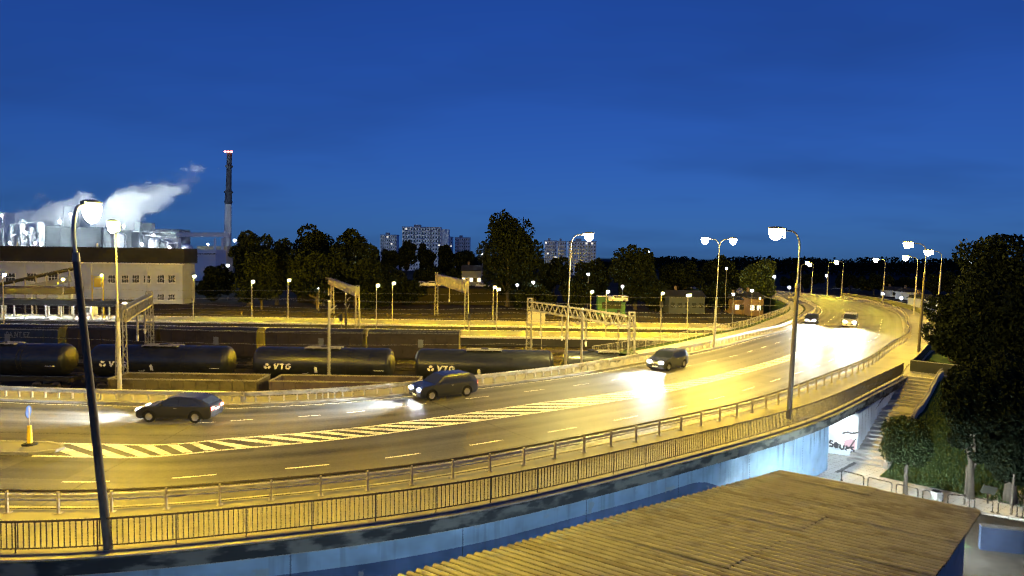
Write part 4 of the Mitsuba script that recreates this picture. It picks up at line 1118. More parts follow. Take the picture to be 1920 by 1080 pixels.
TANK_LABEL = ['black tank wagon at the left edge, cut by the frame', 'black lettered tank wagon half hidden by the lattice mast', 'black lettered tank wagon in the middle of the row, clear of masts',
              'black lettered tank wagon behind the dark blue car', 'black lettered tank wagon with yellow lit letters under the truss portal', ]
TY, TR, TZ = 63.0, 1.48, 3.2
for i, x0 in enumerate((-54.9, -39.6, -24.3, -9.1, 4.8)):
    L = 13.2 if i < 4 else 5.6
    k = thing('tank_wagon', TANK_LABEL[i], 'tank wagon', 'row of black tank wagons')
    prof = [(0, 0), (0.5, 0.02), (0.95, 0.10), (1.25, 0.22), (1.42, 0.40), (TR, 0.62), (TR, L / 2), (TR, L - 0.62), (1.42, L - 0.4), (1.25, L - 0.22), (0.95, L - 0.1), (0.5, L - 0.02), (0, L)]
    t = lathe(prof, 40); t.apply_transform(trimesh.transformations.rotation_matrix(PI / 2, [0, 1, 0])); t.apply_translation([x0, TY, TZ])
    part(k, 'tank', t, 'tank_black', smooth=30)
    for xr in (3.3, 6.6, 9.9) if i < 4 else (3.3,):
        part(k, 'band', lathe([(TR + 0.002, -0.05), (TR + 0.02, -0.05), (TR + 0.02, 0.05), (TR + 0.002, 0.05)], 40).apply_transform(trimesh.transformations.rotation_matrix(PI / 2, [0, 1, 0])).apply_translation([x0 + xr, TY, TZ]), 'tank_black', smooth=30)
    part(k, 'underframe', cat(box((x0 + L / 2, TY, 1.35), (L + 0.8, 0.5, 0.35)), box((x0 + L / 2, TY - 1.2, 1.42), (L + 0.6, 0.12, 0.22)), box((x0 + L / 2, TY + 1.2, 1.42), (L + 0.6, 0.12, 0.22)), box((x0 - 0.4, TY, 1.4), (0.15, 2.6, 0.4)), box((x0 + L + 0.4, TY, 1.4), (0.15, 2.6, 0.4))), 'wagon_frame')
    bogie(k, x0 + (2.0 if i < 4 else 1.4), TY); bogie(k, x0 + L - (2.0 if i < 4 else 1.4), TY)
    for xe, sg in ((x0 - 0.55, -1), (x0 + L + 0.55, 1)):
        for sy in (-0.87, 0.87):
            b = lathe([(0.0, 0), (0.22, 0), (0.22, 0.05), (0.09, 0.08), (0.09, 0.5)], 12); b.apply_transform(trimesh.transformations.rotation_matrix(PI / 2 if sg < 0 else -PI / 2, [0, 1, 0])); b.apply_translation([xe, TY + sy, 1.36])
            part(k, 'buffer', b, 'steel_rail')
    # catwalk with railing
    xa, xb = (x0 + 4.9, x0 + 8.2) if i < 4 else (x0 + 3.4, x0 + 5.4)
    part(k, 'catwalk', cat(box(((xa + xb) / 2, TY - 0.5, TZ + TR + 0.02), (xb - xa, 0.5, 0.05)), box(((xa + xb) / 2, TY + 0.5, TZ + TR + 0.02), (xb - xa, 0.5, 0.05)), *[box((x, TY, TZ + TR - 0.05), (0.05, 1.6, 0.06)) for x in np.linspace(xa, xb, 5)]), 'mast_steel')
    part(k, 'dome', lathe([(0.36, -0.15), (0.36, 0.12), (0.3, 0.16), (0, 0.17)], 16, (x0 + L / 2, TY, TZ + TR)), 'tank_black', smooth=40)
    # ladder
    lx = 9.1 if i < 4 else 5.0
    ld = [bar((x0 + lx + dx, TY - TR * math.cos(a) * 1.03, TZ + TR * 1.03 * math.sin(a)), (x0 + lx + dx, TY - TR * 1.03 * math.cos(a2), TZ + TR * 1.03 * math.sin(a2)), 0.035) for dx in (-0.2, 0.2) for a, a2 in zip(np.linspace(-0.9, 1.3, 7), np.linspace(-0.9, 1.3, 7)[1:])]
    part(k, 'ladder', cat(ld), 'wagon_frame')
    lm, tm = logo_mesh(0.54)
    if i > 0:
        part(k, 'emblem', wrap(lm, x0 + 1.35, TY, TZ, TR, 2.78), 'white_paint')
        part(k, 'lettering', wrap(tm, x0 + 1.35, TY, TZ, TR, 2.78), 'white_paint')
    lab_ = trimesh.creation.extrude_polygon(Polygon([(0, 0), (0.28, 0), (0.28, 0.5), (0.2, 0.6), (0.08, 0.6), (0, 0.5)]), 0.006, engine='earcut')
    if i == 4: continue
    part(k, 'placard', wrap(lab_, x0 + 6.0, TY, TZ, TR, 2.45), 'white_paint')
    tb_ = cat([box((q * 0.16, 0, 0), (0.11, 0.08, 0.006)) for q in range(6)])
    part(k, 'stencil_marks', wrap(tb_, x0 + 11.6, TY, TZ, TR, 2.75), 'white_paint')
    part(k, 'lever_plate', wrap(cat(box((0, 0, 0), (0.5, 0.06, 0.006)), box((0.3, 0.12, 0), (0.12, 0.05, 0.006))), x0 + 5.1, TY, TZ, TR, 2.35), 'white_paint')

WY = 80.0
WL = ['dark blue covered wagon with faded letters at the left edge', 'dark covered wagon behind the leaning lamp post', 'dark covered wagon left of the first yellow gap', 'dark brown covered wagon between the two yellow gaps', 'dark brown covered wagon at the right end of its row']
for i, (x0, x1) in enumerate(((-68.0, -53.7), (-52.7, -42.1), (-41.6, -30.2), (-29.2, -17.7), (-17.0, -6.2))):
    k = thing('covered_wagon', WL[i], 'wagon', 'row of covered wagons behind the tank wagons')
    L = x1 - x0; m_ = 'wagon_blue' if i == 0 else 'wagon_brown'
    xs = (x0 + x1) / 2
    part(k, 'body', box((xs, WY, 2.75), (L, 2.7, 2.9)), m_)
    rf = [(-1.38, 4.2), (-1.2, 4.42), (-0.6, 4.55), (0, 4.6), (0.6, 4.55), (1.2, 4.42), (1.38, 4.2)]
    stn = np.array([[x0 - 0.02, WY, 0, 1], [x1 + 0.02, WY, 0, 1]])
    part(k, 'roof', sweep(stn, [(a, b + 0.003) for a, b in rf]), 'canopy_dark', smooth=30)
    for x in np.linspace(x0 + 0.05, x1 - 0.05, 9):
        part(k, 'rib', box((x, WY - 1.39, 2.75), (0.09, 0.08, 2.86)), m_)
    part(k, 'side_rail', box((xs, WY - 1.40, 4.12), (L, 0.09, 0.1)), 'mast_steel' if i == 0 else m_)
    part(k, 'side_rail', box((xs, WY - 1.40, 1.38), (L, 0.09, 0.1)), m_)
    part(k, 'door', box((xs, WY - 1.385, 2.75), (2.2, 0.05, 2.5)), m_)
    part(k, 'panel_board', box((x0 + L * 0.58, WY - 1.42, 3.1), (0.62, 0.03, 0.95)), 'stencil')
    part(k, 'underframe', box((xs, WY, 1.15), (L + 0.2, 2.2, 0.26)), 'wagon_frame')
    bogie(k, x0 + 1.9, WY); bogie(k, x1 - 1.9, WY)
    if i == 0:
        t = meshkit.text_mesh('BA NT EZ', 0.62, 0.01, True)
        v = t.vertices; part(k, 'lettering', trimesh.Trimesh(np.column_stack([v[:, 0] * 0.75 - 59.9, WY - 1.437 - v[:, 2], v[:, 1] + 3.2]), t.faces, process=False), 'stencil')
GY = 52.6
for i, (x0, x1, lab) in enumerate(((-47.0, -32.6, 'low open wagon at the left behind the guardrail, dark and empty'), (-31.2, -19.6, 'olive ribbed open goods wagon behind the leftmost car'), (-18.7, -7.2, 'open goods wagon with violet lower side left of the dark blue car'))):
    k = thing('open_wagon', lab, 'wagon', 'row of open goods wagons nearest to the road')
    L = x1 - x0; xs = (x0 + x1) / 2
    top = 3.6 if i in (1, 2) else 1.9
    m_ = 'gondola_violet' if i == 2 else 'gondola_paint'
    part(k, 'side', cat(box((xs, GY - 1.35, (1.2 + top) / 2), (L, 0.06, top - 1.2))), m_)
    part(k, 'side', cat(box((xs, GY + 1.35, (1.2 + top) / 2), (L, 0.06, top - 1.2))), m_)
    part(k, 'end_wall', box((x0 + 0.031, GY, (1.2 + top) / 2), (0.06, 2.62, top - 1.2)), m_)
    part(k, 'end_wall', box((x1 - 0.031, GY, (1.2 + top) / 2), (0.06, 2.62, top - 1.2)), m_)
    part(k, 'floor', box((xs, GY, 1.15), (L, 2.7, 0.1)), 'wagon_frame')
    part(k, 'top_rim', cat(box((xs, GY - 1.36, top + 0.05), (L + 0.04, 0.14, 0.1)), box((xs, GY + 1.36, top + 0.05), (L + 0.04, 0.14, 0.1)), box((x0 + 0.05, GY, top + 0.05), (0.12, 2.57, 0.098)), box((x1 - 0.05, GY, top + 0.05), (0.12, 2.57, 0.098))), 'gondola_rim')
    for x in np.linspace(x0 + 0.1, x1 - 0.1, 13):
        part(k, 'rib', box((x, GY - 1.42, (1.25 + top) / 2), (0.1, 0.09, top - 1.26)), m_)
    part(k, 'underframe', box((xs, GY, 0.98), (L + 0.6, 2.0, 0.22)), 'wagon_frame')
    bogie(k, x0 + 2, GY); bogie(k, x1 - 2, GY)

# platforms
def platform(y0, y1, x0, x1, lab):
    k = thing('platform', lab, 'platform')
    part(k, 'surface', prism([(x0, y0 + 0.5), (x1, y0 + 0.5), (x1, y1 - 0.5), (x0, y1 - 0.5)], ZPL - 0.2, ZPL), 'platform_top')
    part(k, 'edge', prism([(x0, y0), (x1, y0), (x1, y0 + 0.497), (x0, y0 + 0.497)], ZPL - 0.25, ZPL + 0.012), 'platform_face')
    part(k, 'edge', prism([(x0, y1 - 0.497), (x1, y1 - 0.497), (x1, y1), (x0, y1)], ZPL - 0.25, ZPL + 0.012), 'platform_face')
    part(k, 'face', prism([(x0 + 0.1, y0 + 0.12), (x1 - 0.1, y0 + 0.12), (x1 - 0.1, y0 + 0.4), (x0 + 0.1, y0 + 0.4)], 0.0, ZPL - 0.252), 'canopy_dark')
    part(k, 'warning_strip', prism([(x0, y0 + 0.9), (x1, y0 + 0.9), (x1, y0 + 1.05), (x0, y0 + 1.05)], ZPL + 0.002, ZPL + 0.006), 'white_paint')
platform(100.6, 109.4, -92, 36, 'nearer yellow lit station platform seen through the wagon gaps')
platform(116.6, 126.0, -140, 40, 'farther yellow lit station platform running the width of the yard')
solo('grass_bank', prism([(-75, 129), (150, 129), (150, 165), (-75, 165)], 0.002, 0.12), 'dry_grass', 'low grassy bank behind the far platform', kind='structure')
pf = thing('platform_fence', 'low dark fence behind the far platform', 'fence')
part(pf, 'rail', bar((-60, 128, 2.2), (40, 128, 2.2), 0.05), 'rail_paint')
part(pf, 'rail', bar((-60, 128, 1.6), (40, 128, 1.6), 0.05), 'rail_paint')
for x in np.arange(-60, 40.1, 4): part(pf, 'post', box((x, 128, 1.15), (0.08, 0.08, 2.2)), 'rail_paint')


# lattice masts and truss portals
def lattice_mast(parent, x, y, z0, z1, w0=0.75, w1=0.5, m='mast_steel', name='mast'):
    ms = []
    n = max(4, int((z1 - z0) / 0.75))
    cs = [(-1, -1), (1, -1), (1, 1), (-1, 1)]
    def corner(c, t):
        w = (w0 * (1 - t) + w1 * t) / 2
        return np.array([x + c[0] * w, y + c[1] * w, z0 + (z1 - z0) * t])
    for c in cs: ms.append(bar(corner(c, 0), corner(c, 1), 0.09))
    for i in range(n):
        for a in range(4):
            c0, c1 = cs[a], cs[(a + 1) % 4]
            if i % 2: c0, c1 = c1, c0
            ms.append(bar(corner(c0, i / n), corner(c1, (i + 1) / n), 0.05))
    ms.append(box((x, y, z1 + 0.05), (w1 + 0.12, w1 + 0.12, 0.1)))
    part(parent, name, cat(ms), m)


def truss(parent, a, b, depth, width, m, name='beam', solid=False):
    a, b = np.array(a, float), np.array(b, float)
    L = np.linalg.norm(b - a); u = (b - a) / L
    s = np.array([-u[1], u[0], 0]) * width / 2
    up = np.array([0, 0, depth])
    ms = []
    for sg in (-1, 1):
        for z in (0, 1): ms.append(bar(a + s * sg - up * z, b + s * sg - up * z, 0.11))
    n = int(L / (depth * 0.62))
    for i in range(n):
        p, q = a + u * L * i / n, a + u * L * (i + 1) / n
        for sg in (-1, 1):
            ms.append(bar((p if i % 2 else q) + s * sg, (q if i % 2 else p) + s * sg - up, 0.06))
        for z in (0, 1): ms.append(bar(p + s - up * z, q - s - up * z, 0.045))
    part(parent, name, cat(ms), m)
    if solid:
        part(parent, 'plate', bar(a - up / 2 + u * 0.2, b - up / 2 - u * 0.2, width * 0.8, depth * 0.84), m)


def dropper(parent, p, L, m='mast_steel'):
    part(parent, 'dropper', cat(bar(p, p - [0, 0, L], 0.16), bar(p - [0, 0, L * 0.75], p - [0, -2.0, L * 0.75 + 0.3], 0.05)), m)
    part(parent, 'insulator', lathe([(0.0, 0), (0.13, 0.05), (0.06, 0.1), (0.13, 0.15), (0.06, 0.2), (0.13, 0.25), (0.13, 0.6), (0, 0.62)], 10, p - [0, 0, L + 0.6]), 'canopy_white', smooth=40)


def portal(A, B, zt, lab, depth=1.05, m='mast_steel', drops=(0.3, 0.6, 0.8), solid=False, mids=()):
    k = thing('catenary_portal', lab, 'portal')
    for q in (A, B): lattice_mast(k, q[0], q[1], 0.0, zt + 0.35, m=m)
    for t in mids:
        q = np.array(A) + (np.array(B) - np.array(A)) * t
        lattice_mast(k, q[0], q[1], 0.0, zt - depth - 0.1, m=m)
    truss(k, [*A, zt], [*B, zt], depth, 0.7, m, solid=solid)
    for t in drops:
        q = np.array(A) + (np.array(B) - np.array(A)) * t
        dropper(k, np.array([q[0], q[1], zt - depth]), 2.4, m)
    return k


_a = V(1185, 594, 64.6); _b = V(993, 566, 84.5)
portal(_a[:2], _b[:2], 7.9, 'pale truss portal spanning the tracks in front of the lit platforms', drops=(0.38, 0.62, 0.86))
_a = V(227, 600, 57.3); _b = V(280, 600, 77.0)
portal(_a[:2], _b[:2], 8.5, 'truss portal on the left with a tall pale lattice mast near the guardrail', drops=(0.5, 0.8))
portal((-25.5, 110), (-49.5, 174), 8.0, 'grey plated portal with twin legs left of the wooden pole', depth=1.3, drops=(0.25, 0.75), solid=True, mids=(0.62,))
portal((-7.6, 112), (-17, 150), 9.4, 'grey plated signal portal seen end on in front of parked cars', depth=2.0, drops=(0.5,), solid=True)
_sb = V(1006, 595, 96)
k = thing('platform_board', 'large pale yellow board hanging under the truss portal', 'sign board')
part(k, 'panel', box((_sb[0], 96, _sb[2]), (2.5, 0.12, 1.7)), 'sign_pale')
part(k, 'bracket', cat(bar((_sb[0] - 0.8, 96.1, _sb[2]), (_sb[0] - 0.8, 96.1, 0.0), 0.1), bar((_sb[0] + 0.8, 96.1, _sb[2]), (_sb[0] + 0.8, 96.1, 0.0), 0.1)), 'mast_steel')
for px, py0, Y, lab in ((617, 566, 57.5, 'slim grey pole in front of the middle tank wagon'), (1092, 580, 58, 'slim grey pole left of the yellow lettered tank wagon'), (649, 552, 88, 'dark thin pole behind the wagons right of the grey pole')):
    g = V(px, py0, Y)
    k = thing('catenary_pole', lab, 'pole')
    part(k, 'shaft', tube([(g[0], Y, 0), (g[0] + 0.0, Y, g[2])], [0.14, 0.10], 10), 'mast_steel' if px != 649 else 'canopy_dark', smooth=40)
    part(k, 'bracket', cat(bar((g[0], Y, g[2] - 0.8), (g[0], Y + 2.4, g[2] - 0.5), 0.06), bar((g[0], Y, g[2] - 2.2), (g[0], Y + 2.0, g[2] - 1.4), 0.05)), 'mast_steel')
    part(k, 'cap', lathe([(0.13, 0), (0.13, 0.1), (0, 0.16)], 8, (g[0], Y, g[2])), 'canopy_white')
wr = []
_wx = {56: 3, 66: 12, 74: 20, 82: 27, 90: 33, 96: 38, 112: 47}
for y, z in ((56, 6.2), (56, 7.3), (66, 6.0), (66, 7.2), (74, 6.1), (82, 6.0), (82, 7.2), (90, 6.0), (96, 7.1), (112, 6.1), (112, 7.4)):
    xs = np.linspace(-130, _wx[y], 40)
    k = thing('overhead_wire', ('upper' if z > 6.5 else 'lower') + ' overhead wire ' + {56: 'above the open goods wagons', 66: 'above the tank wagons', 74: 'behind the tank wagons', 82: 'above the covered wagons', 90: 'behind the covered wagons', 96: 'along the near platform', 112: 'between the platforms'}[y], 'wire', 'overhead wires above the tracks')
    scene[k] = PLY(tube(np.column_stack([xs, np.full(40, y), z - 0.35 * (1 - ((xs / 20) % 2 - 1) ** 2)]), 0.012, 4), 'mast_steel')
# signals
for px, py, Y in ((1240, 566, 100), (1160, 582, 99), (880, 590, 104), (640, 590, 99)):
    g = V(px, py, Y)
    k = thing('signal_post', {1240: 'dark signal post right of the truss portal', 1160: 'dark signal post under the truss portal beam', 880: 'dark signal post below the plated signal portal', 640: 'dark signal post left of the thin dark pole'}[px], 'signal', 'signal posts by the platforms')
    part(k, 'post', tube([(g[0], Y, 0), (g[0], Y, g[2])], 0.08, 8), 'mast_steel', smooth=40)
    part(k, 'head', cat(box((g[0], Y, g[2] - 0.4), (0.45, 0.25, 1.0)), box((g[0], Y - 0.2, g[2] - 0.2), (0.25, 0.2, 0.05)), box((g[0], Y - 0.2, g[2] - 0.6), (0.25, 0.2, 0.05))), 'canopy_dark')

# station canopy on the left
cn = thing('station_canopy', 'dark flat platform canopy on white curved posts at the left', 'canopy')
xL, xR = -100.0, V(242, 570, 121)[0]
part(cn, 'roof', box(((xL + xR) / 2, 121.2, 4.45), (xR - xL, 6.4, 0.22)), 'canopy_dark')
part(cn, 'fascia', box(((xL + xR) / 2, 117.9, 4.25), (xR - xL + 0.1, 0.12, 1.05)), 'canopy_dark')
part(cn, 'soffit', box(((xL + xR) / 2, 121.2, 4.32), (xR - xL - 0.2, 6.2, 0.03)), 'canopy_white')
for px in (-40, 4, 27, 86, 92, 115, 138, 172, 205, 238):
    x = V(px, 590, 119.2)[0]
    part(cn, 'post', tube([(x, 119.2, ZPL), (x, 119.2, ZPL + 2.0), (x - 0.25, 119.2, ZPL + 2.55), (x - 1.1, 119.2, ZPL + 2.9)], 0.13, 8), 'canopy_white', smooth=40)
for px in (-30, 20, 60, 100, 145, 190, 230):
    x = V(px, 577, 120)[0]
    hk = part(cn, 'canopy_lamp', box((x, 120, 4.24), (1.3, 0.2, 0.1)), 'lamp_glass', emitter=emit(LAMP_WHITE * 700, 0.15))
cn2 = thing('station_canopy', 'second dark canopy roof behind and above the first at the left', 'canopy')
xR2 = V(140, 546, 134)[0]
part(cn2, 'roof', box(((-110 + xR2) / 2, 134, 5.5), (xR2 + 110, 6.0, 1.3)), 'canopy_dark')
for px in (10, 60, 110, 135):
    x = V(px, 560, 134)[0]; part(cn2, 'post', box((x, 134, 2.45), (0.25, 0.25, 4.78)), 'canopy_white')
sc = thing('covered_stairs', 'sloping roofed stair leading down to the platform at the left', 'covered stairs')
sa_, sb_ = V(-10, 535, 142), V(142, 503, 142)
part(sc, 'roof', bar(sa_, sb_, 3.2, 0.35), 'canopy_dark')
part(sc, 'side_wall', bar(sa_ - [0, 1.4, 2.2], sb_ - [0, 1.4, 2.2], 0.1, 1.2), 'plant_grey')
for t in np.linspace(0.03, 0.97, 8):
    q = sa_ + (sb_ - sa_) * t
    part(sc, 'post', bar(q - [0, 1.45, 0.2], [q[0], q[1] - 1.45, 0], 0.18), 'mast_steel')
yb = V(183, 533, 119.5)
k = thing('timetable_stand', 'bright yellow framed board standing over the canopy end', 'sign board')
part(k, 'panel', box((yb[0] + 0.1, 119.5, yb[2] + 0.35), (1.5, 0.12, 1.7)), 'sign_yellow')
part(k, 'frame', cat(bar((yb[0] - 1.0, 119.5, ZPL), (yb[0] - 1.0, 119.5, yb[2] + 1.6), 0.14), bar((yb[0] + 1.0, 119.5, ZPL), (yb[0] + 1.0, 119.5, yb[2] + 1.9), 0.14), bar((yb[0] - 1.0, 119.5, yb[2] + 1.4), (yb[0] + 1.0, 119.5, yb[2] + 1.4), 0.12)), 'sign_yellow')
post_lamp(yb[0] + 1.3, 118.6, ZPL, yb[2] + 1.6 - ZPL, LAMP_YELLOW, 200, 'small yellow lamp beside the yellow framed board', None, 'platform_lamp', r=0.2, w=0.05)
kx = V(162, 585, 128)
k = thing('platform_kiosk', 'white platform kiosk with a dark window under the canopy', 'kiosk')
part(k, 'body', box((kx[0], 128.5, 1.9), (2.6, 2, 3.4)), 'canopy_white')
part(k, 'window', box((kx[0], 127.47, 2.2), (1.9, 0.06, 1.0)), 'dark_glass')

# ------------------------------------------------------------------ long station building at the left
BYd = 174.0
bl = thing('station_building', 'long pale two storey building with a dark flat roof band at the left', 'building')
bx1 = V(343, 540, BYd)[0]; bx0 = -175.0
part(bl, 'wall', box(((bx0 + bx1) / 2, BYd + 3.3, 5.3), (bx1 - bx0, 6.6, 10.6)), 'cream_render')
part(bl, 'roof', box(((bx0 + bx1) / 2, BYd + 3.3, 12.6), (bx1 - bx0 + 1.0, 7.6, 3.9)), 'roof_felt')
part(bl, 'cornice', box(((bx0 + bx1) / 2, BYd - 0.3, 10.45), (bx1 - bx0 + 0.8, 0.6, 0.28)), 'canopy_white')
part(bl, 'pilaster', box((bx1 - 0.4, BYd - 0.06, 5.1), (0.7, 0.3, 10.2)), 'cream_render')
for px in (128, 46, 82, 170, 275):
    part(bl, 'pilaster', box((V(px, 540, BYd)[0], BYd - 0.05, 5.1), (0.6, 0.26, 10.2)), 'cream_render')
def bwin(px, py, w, h, cols=3):
    g = V(px, py, BYd)
    fr = part(bl, 'window', box((g[0], BYd - 0.02, g[2]), (w, 0.12, h)), 'canopy_white')
    for i in range(cols):
        for r in range(2):
            pw, ph = w / cols - 0.12, h / 2 - 0.12
            scene[numbered(f'{fr}__pane')] = PLY(box((g[0] - w / 2 + w / cols * (i + .5), BYd - 0.09, g[2] - h / 2 + h / 2 * (r + .5)), (pw, 0.05, ph)), 'dark_glass')
    scene[numbered(f'{fr}__sill')] = PLY(box((g[0], BYd - 0.14, g[2] - h / 2 - 0.1), (w + 0.3, 0.3, 0.12)), 'canopy_white')
for px in (210, 235, 255, 276, 302, 322): bwin(px, 523, 1.75, 2.0)
for px in (302, 322): bwin(px, 557, 1.7, 1.5)
for px in (20, 60, 100): bwin(px, 520, 2.4, 2.2)
for px in (27, 178): 
    g = V(px, 470, BYd); part(bl, 'vent_pipe', tube([(g[0], BYd + 1, 14.5), (g[0], BYd + 1, 15.6)], 0.25, 8), 'plant_pale')

# ------------------------------------------------------------------ factory
FY = 390.0
def fbox(parent, name, x0, y0, x1, y1, m, Y=FY, dep=14, **kw):
    a, b = V(x0, y1, Y), V(x1, y0, Y)
    zb = max(0.0, a[2]) if kw.get('lift') else 0.0
    return part(parent, name, box(((a[0] + b[0]) / 2, Y + dep / 2, (zb + b[2]) / 2), (b[0] - a[0], dep, b[2] - zb)), m)
fa = thing('factory', 'floodlit process plant with grey halls and pale pipework behind the long building', 'factory')
fbox(fa, 'hall', 83, 426, 190, 470, 'plant_grey')
fbox(fa, 'hall', 192, 432, 246, 470, 'plant_grey', Y=396)
fbox(fa, 'tower', 120, 386, 149, 470, 'plant_pale', Y=412, dep=10)
fbox(fa, 'tower', -20, 398, 9, 470, 'plant_pale', Y=400, dep=8)
fbox(fa, 'hall', 10, 432, 81, 470, 'plant_pale', Y=402)
fbox(fa, 'hall', 252, 430, 336, 472, 'plant_grey', Y=410)
fbox(fa, 'cabin', 252, 416, 262, 429, 'plant_pale', Y=404, dep=3)
fbox(fa, 'cabin', 266, 418, 284, 431, 'plant_grey', Y=404, dep=4)
for (px, y0, r) in ((22, 420, 1.6), (42, 410, 2.2), (60, 424, 1.8), (76, 415, 2.0), (205, 425, 3.2), (225, 436, 3.2), (292, 446, 4.0), (312, 450, 4.0), (350, 458, 3.4)):
    g = V(px, y0, 386)
    part(fa, 'silo', lathe([(r, 0), (r, g[2] - r * 0.4), (r * 0.7, g[2] - r * 0.1), (0.15, g[2])], 14, (g[0], 386, 0)), 'plant_pale' if px not in (205, 312) else 'plant_grey', smooth=40)
for (x0, y0, x1, y1) in ((0, 441, 80, 437), (20, 420, 78, 416), (250, 434, 332, 437), (262, 440, 330, 446), (30, 455, 82, 450), (285, 460, 335, 455)):
    part(fa, 'pipe', tube([V(x0, y0, 383), V(x1, y1, 383)], 0.35, 8), 'plant_pale', smooth=40)
for px in (6, 20, 38, 55, 72, 270, 300, 330):
    g = V(px, 425 + (px * 7) % 13, 382.5); part(fa, 'column', tube([(g[0], 382.5, 0), (g[0], 382.5, g[2])], 0.22, 6), 'plant_grey')
pbg = thing('pipe_bridge', 'white lit horizontal pipe bridge on legs left of the tall chimney', 'pipe bridge')
a, b = V(331, 441, 330), V(430, 441, 330)
part(pbg, 'deck', bar(a, b, 2.0, 1.6), 'plant_pale')
for px in (337, 403, 417): 
    g = V(px, 446, 330); part(pbg, 'leg', bar((g[0], 330, 0), (g[0], 330, g[2]), 0.9), 'plant_pale')
part(pbg, 'pipe', tube([a + [0, -0.5, 1.1], b + [0, -0.5, 1.1]], 0.3, 8), 'plant_pale', smooth=40)
sh = thing('storage_shed', 'long low warm lit sheds below the pipe bridge', 'shed')
fbox(sh, 'body', 338, 468, 404, 500, 'plant_pale', Y=320, dep=12)
fbox(sh, 'annex', 370, 462, 425, 500, 'sign_pale', Y=336, dep=8)
ga, gb = V(334, 476, 319.5), V(406, 476, 319.5)
part(sh, 'gutter', bar(ga, gb, 0.4), 'canopy_dark')
# chimney
ch = thing('chimney', 'tall slender factory chimney, dark above and pale below, with red lights on top', 'chimney')
c0, c1, c2 = V(423, 470, 480), V(427.5, 383, 480), V(433, 282, 480)
cx_, cy_ = c2[0], 480
lean_x = (c2[0] - c0[0])
def chp(z): return np.array([c0[0] + lean_x * 0.55 * (z / c2[2]) + lean_x * 0.2, cy_, z])
part(ch, 'lower_shaft', tube([chp(0), chp(c1[2])], [2.9, 2.2], 18), 'chimney_pale', smooth=40)
part(ch, 'upper_shaft', tube([chp(c1[2] + 0.01), chp(c1[2] + 10), chp(c1[2] + 10.01), chp(c2[2])], [2.35, 2.3, 1.9, 1.7], 18), 'chimney_dark', smooth=40)
for z, r in ((c1[2] + 8, 3.0), (c1[2] + 1, 2.8), (c2[2] - 12, 2.6)):
    part(ch, 'gallery', lathe([(r * 0.6, 0), (r, 0.1), (r, 1.2), (r - 0.1, 1.2), (r - 0.1, 0.3), (r * 0.6, 0.3)], 18, chp(z)), 'chimney_dark')
for dx in (-2.2, 0.0, 2.2):
    part(ch, 'beacon', ellipsoid(chp(c2[2]) + [dx, -1.9, -1.2], (1.0, 0.7, 0.8), 1), 'lamp_glass', smooth=True, emitter=emit(np.array([1.0, 0.10, 0.08]) * 11, 0.05))
# floodlights of the plant
FLOODS = [(18, 455, 1.0), (48, 436, 1.1), (66, 456, 1.0), (132, 402, 1.6), (112, 415, 1.0), (212, 414, 1.6), (232, 424, 1.2), (266, 458, 1.0), (288, 441, 0.9), (318, 464, 1.0), (352, 471, 0.7), (390, 458, 0.5), (3, 404, 0.7)]
FLN = ['leftmost low', 'second from left, high', 'third from left, low', 'the one before the tall white tower', 'the one left of the tall white tower', 'the one at the foot of the big steam plume', 'the one right of the big steam plume', 'low one by the grey silos', 'upper one by the grey silos', 'low one left of the pipe bridge', 'one over the warm lit sheds, left', 'one over the warm lit sheds, right', 'topmost at the left edge']
for (px, py, q), fl in zip(FLOODS, FLN):
    g = V(px, py, 376)
    k = thing('floodlight', 'white factory floodlight, ' + fl, 'floodlight', 'factory floodlights')
    part(k, 'mast', tube([(g[0], 376.4, 0), (g[0], 376.4, g[2] + 0.2)], 0.15, 6), 'plant_grey')
    part(k, 'hood', box((g[0], 375.6, g[2] + 0.75), (1.5, 0.9, 0.18)), 'housing')
    part(k, 'lamp', ellipsoid((g[0], 376, g[2]), (0.6, 0.5, 0.5), 1), 'lamp_glass', smooth=True, emitter=emit(LAMP_WHITE * 5500 * q, 0.5))

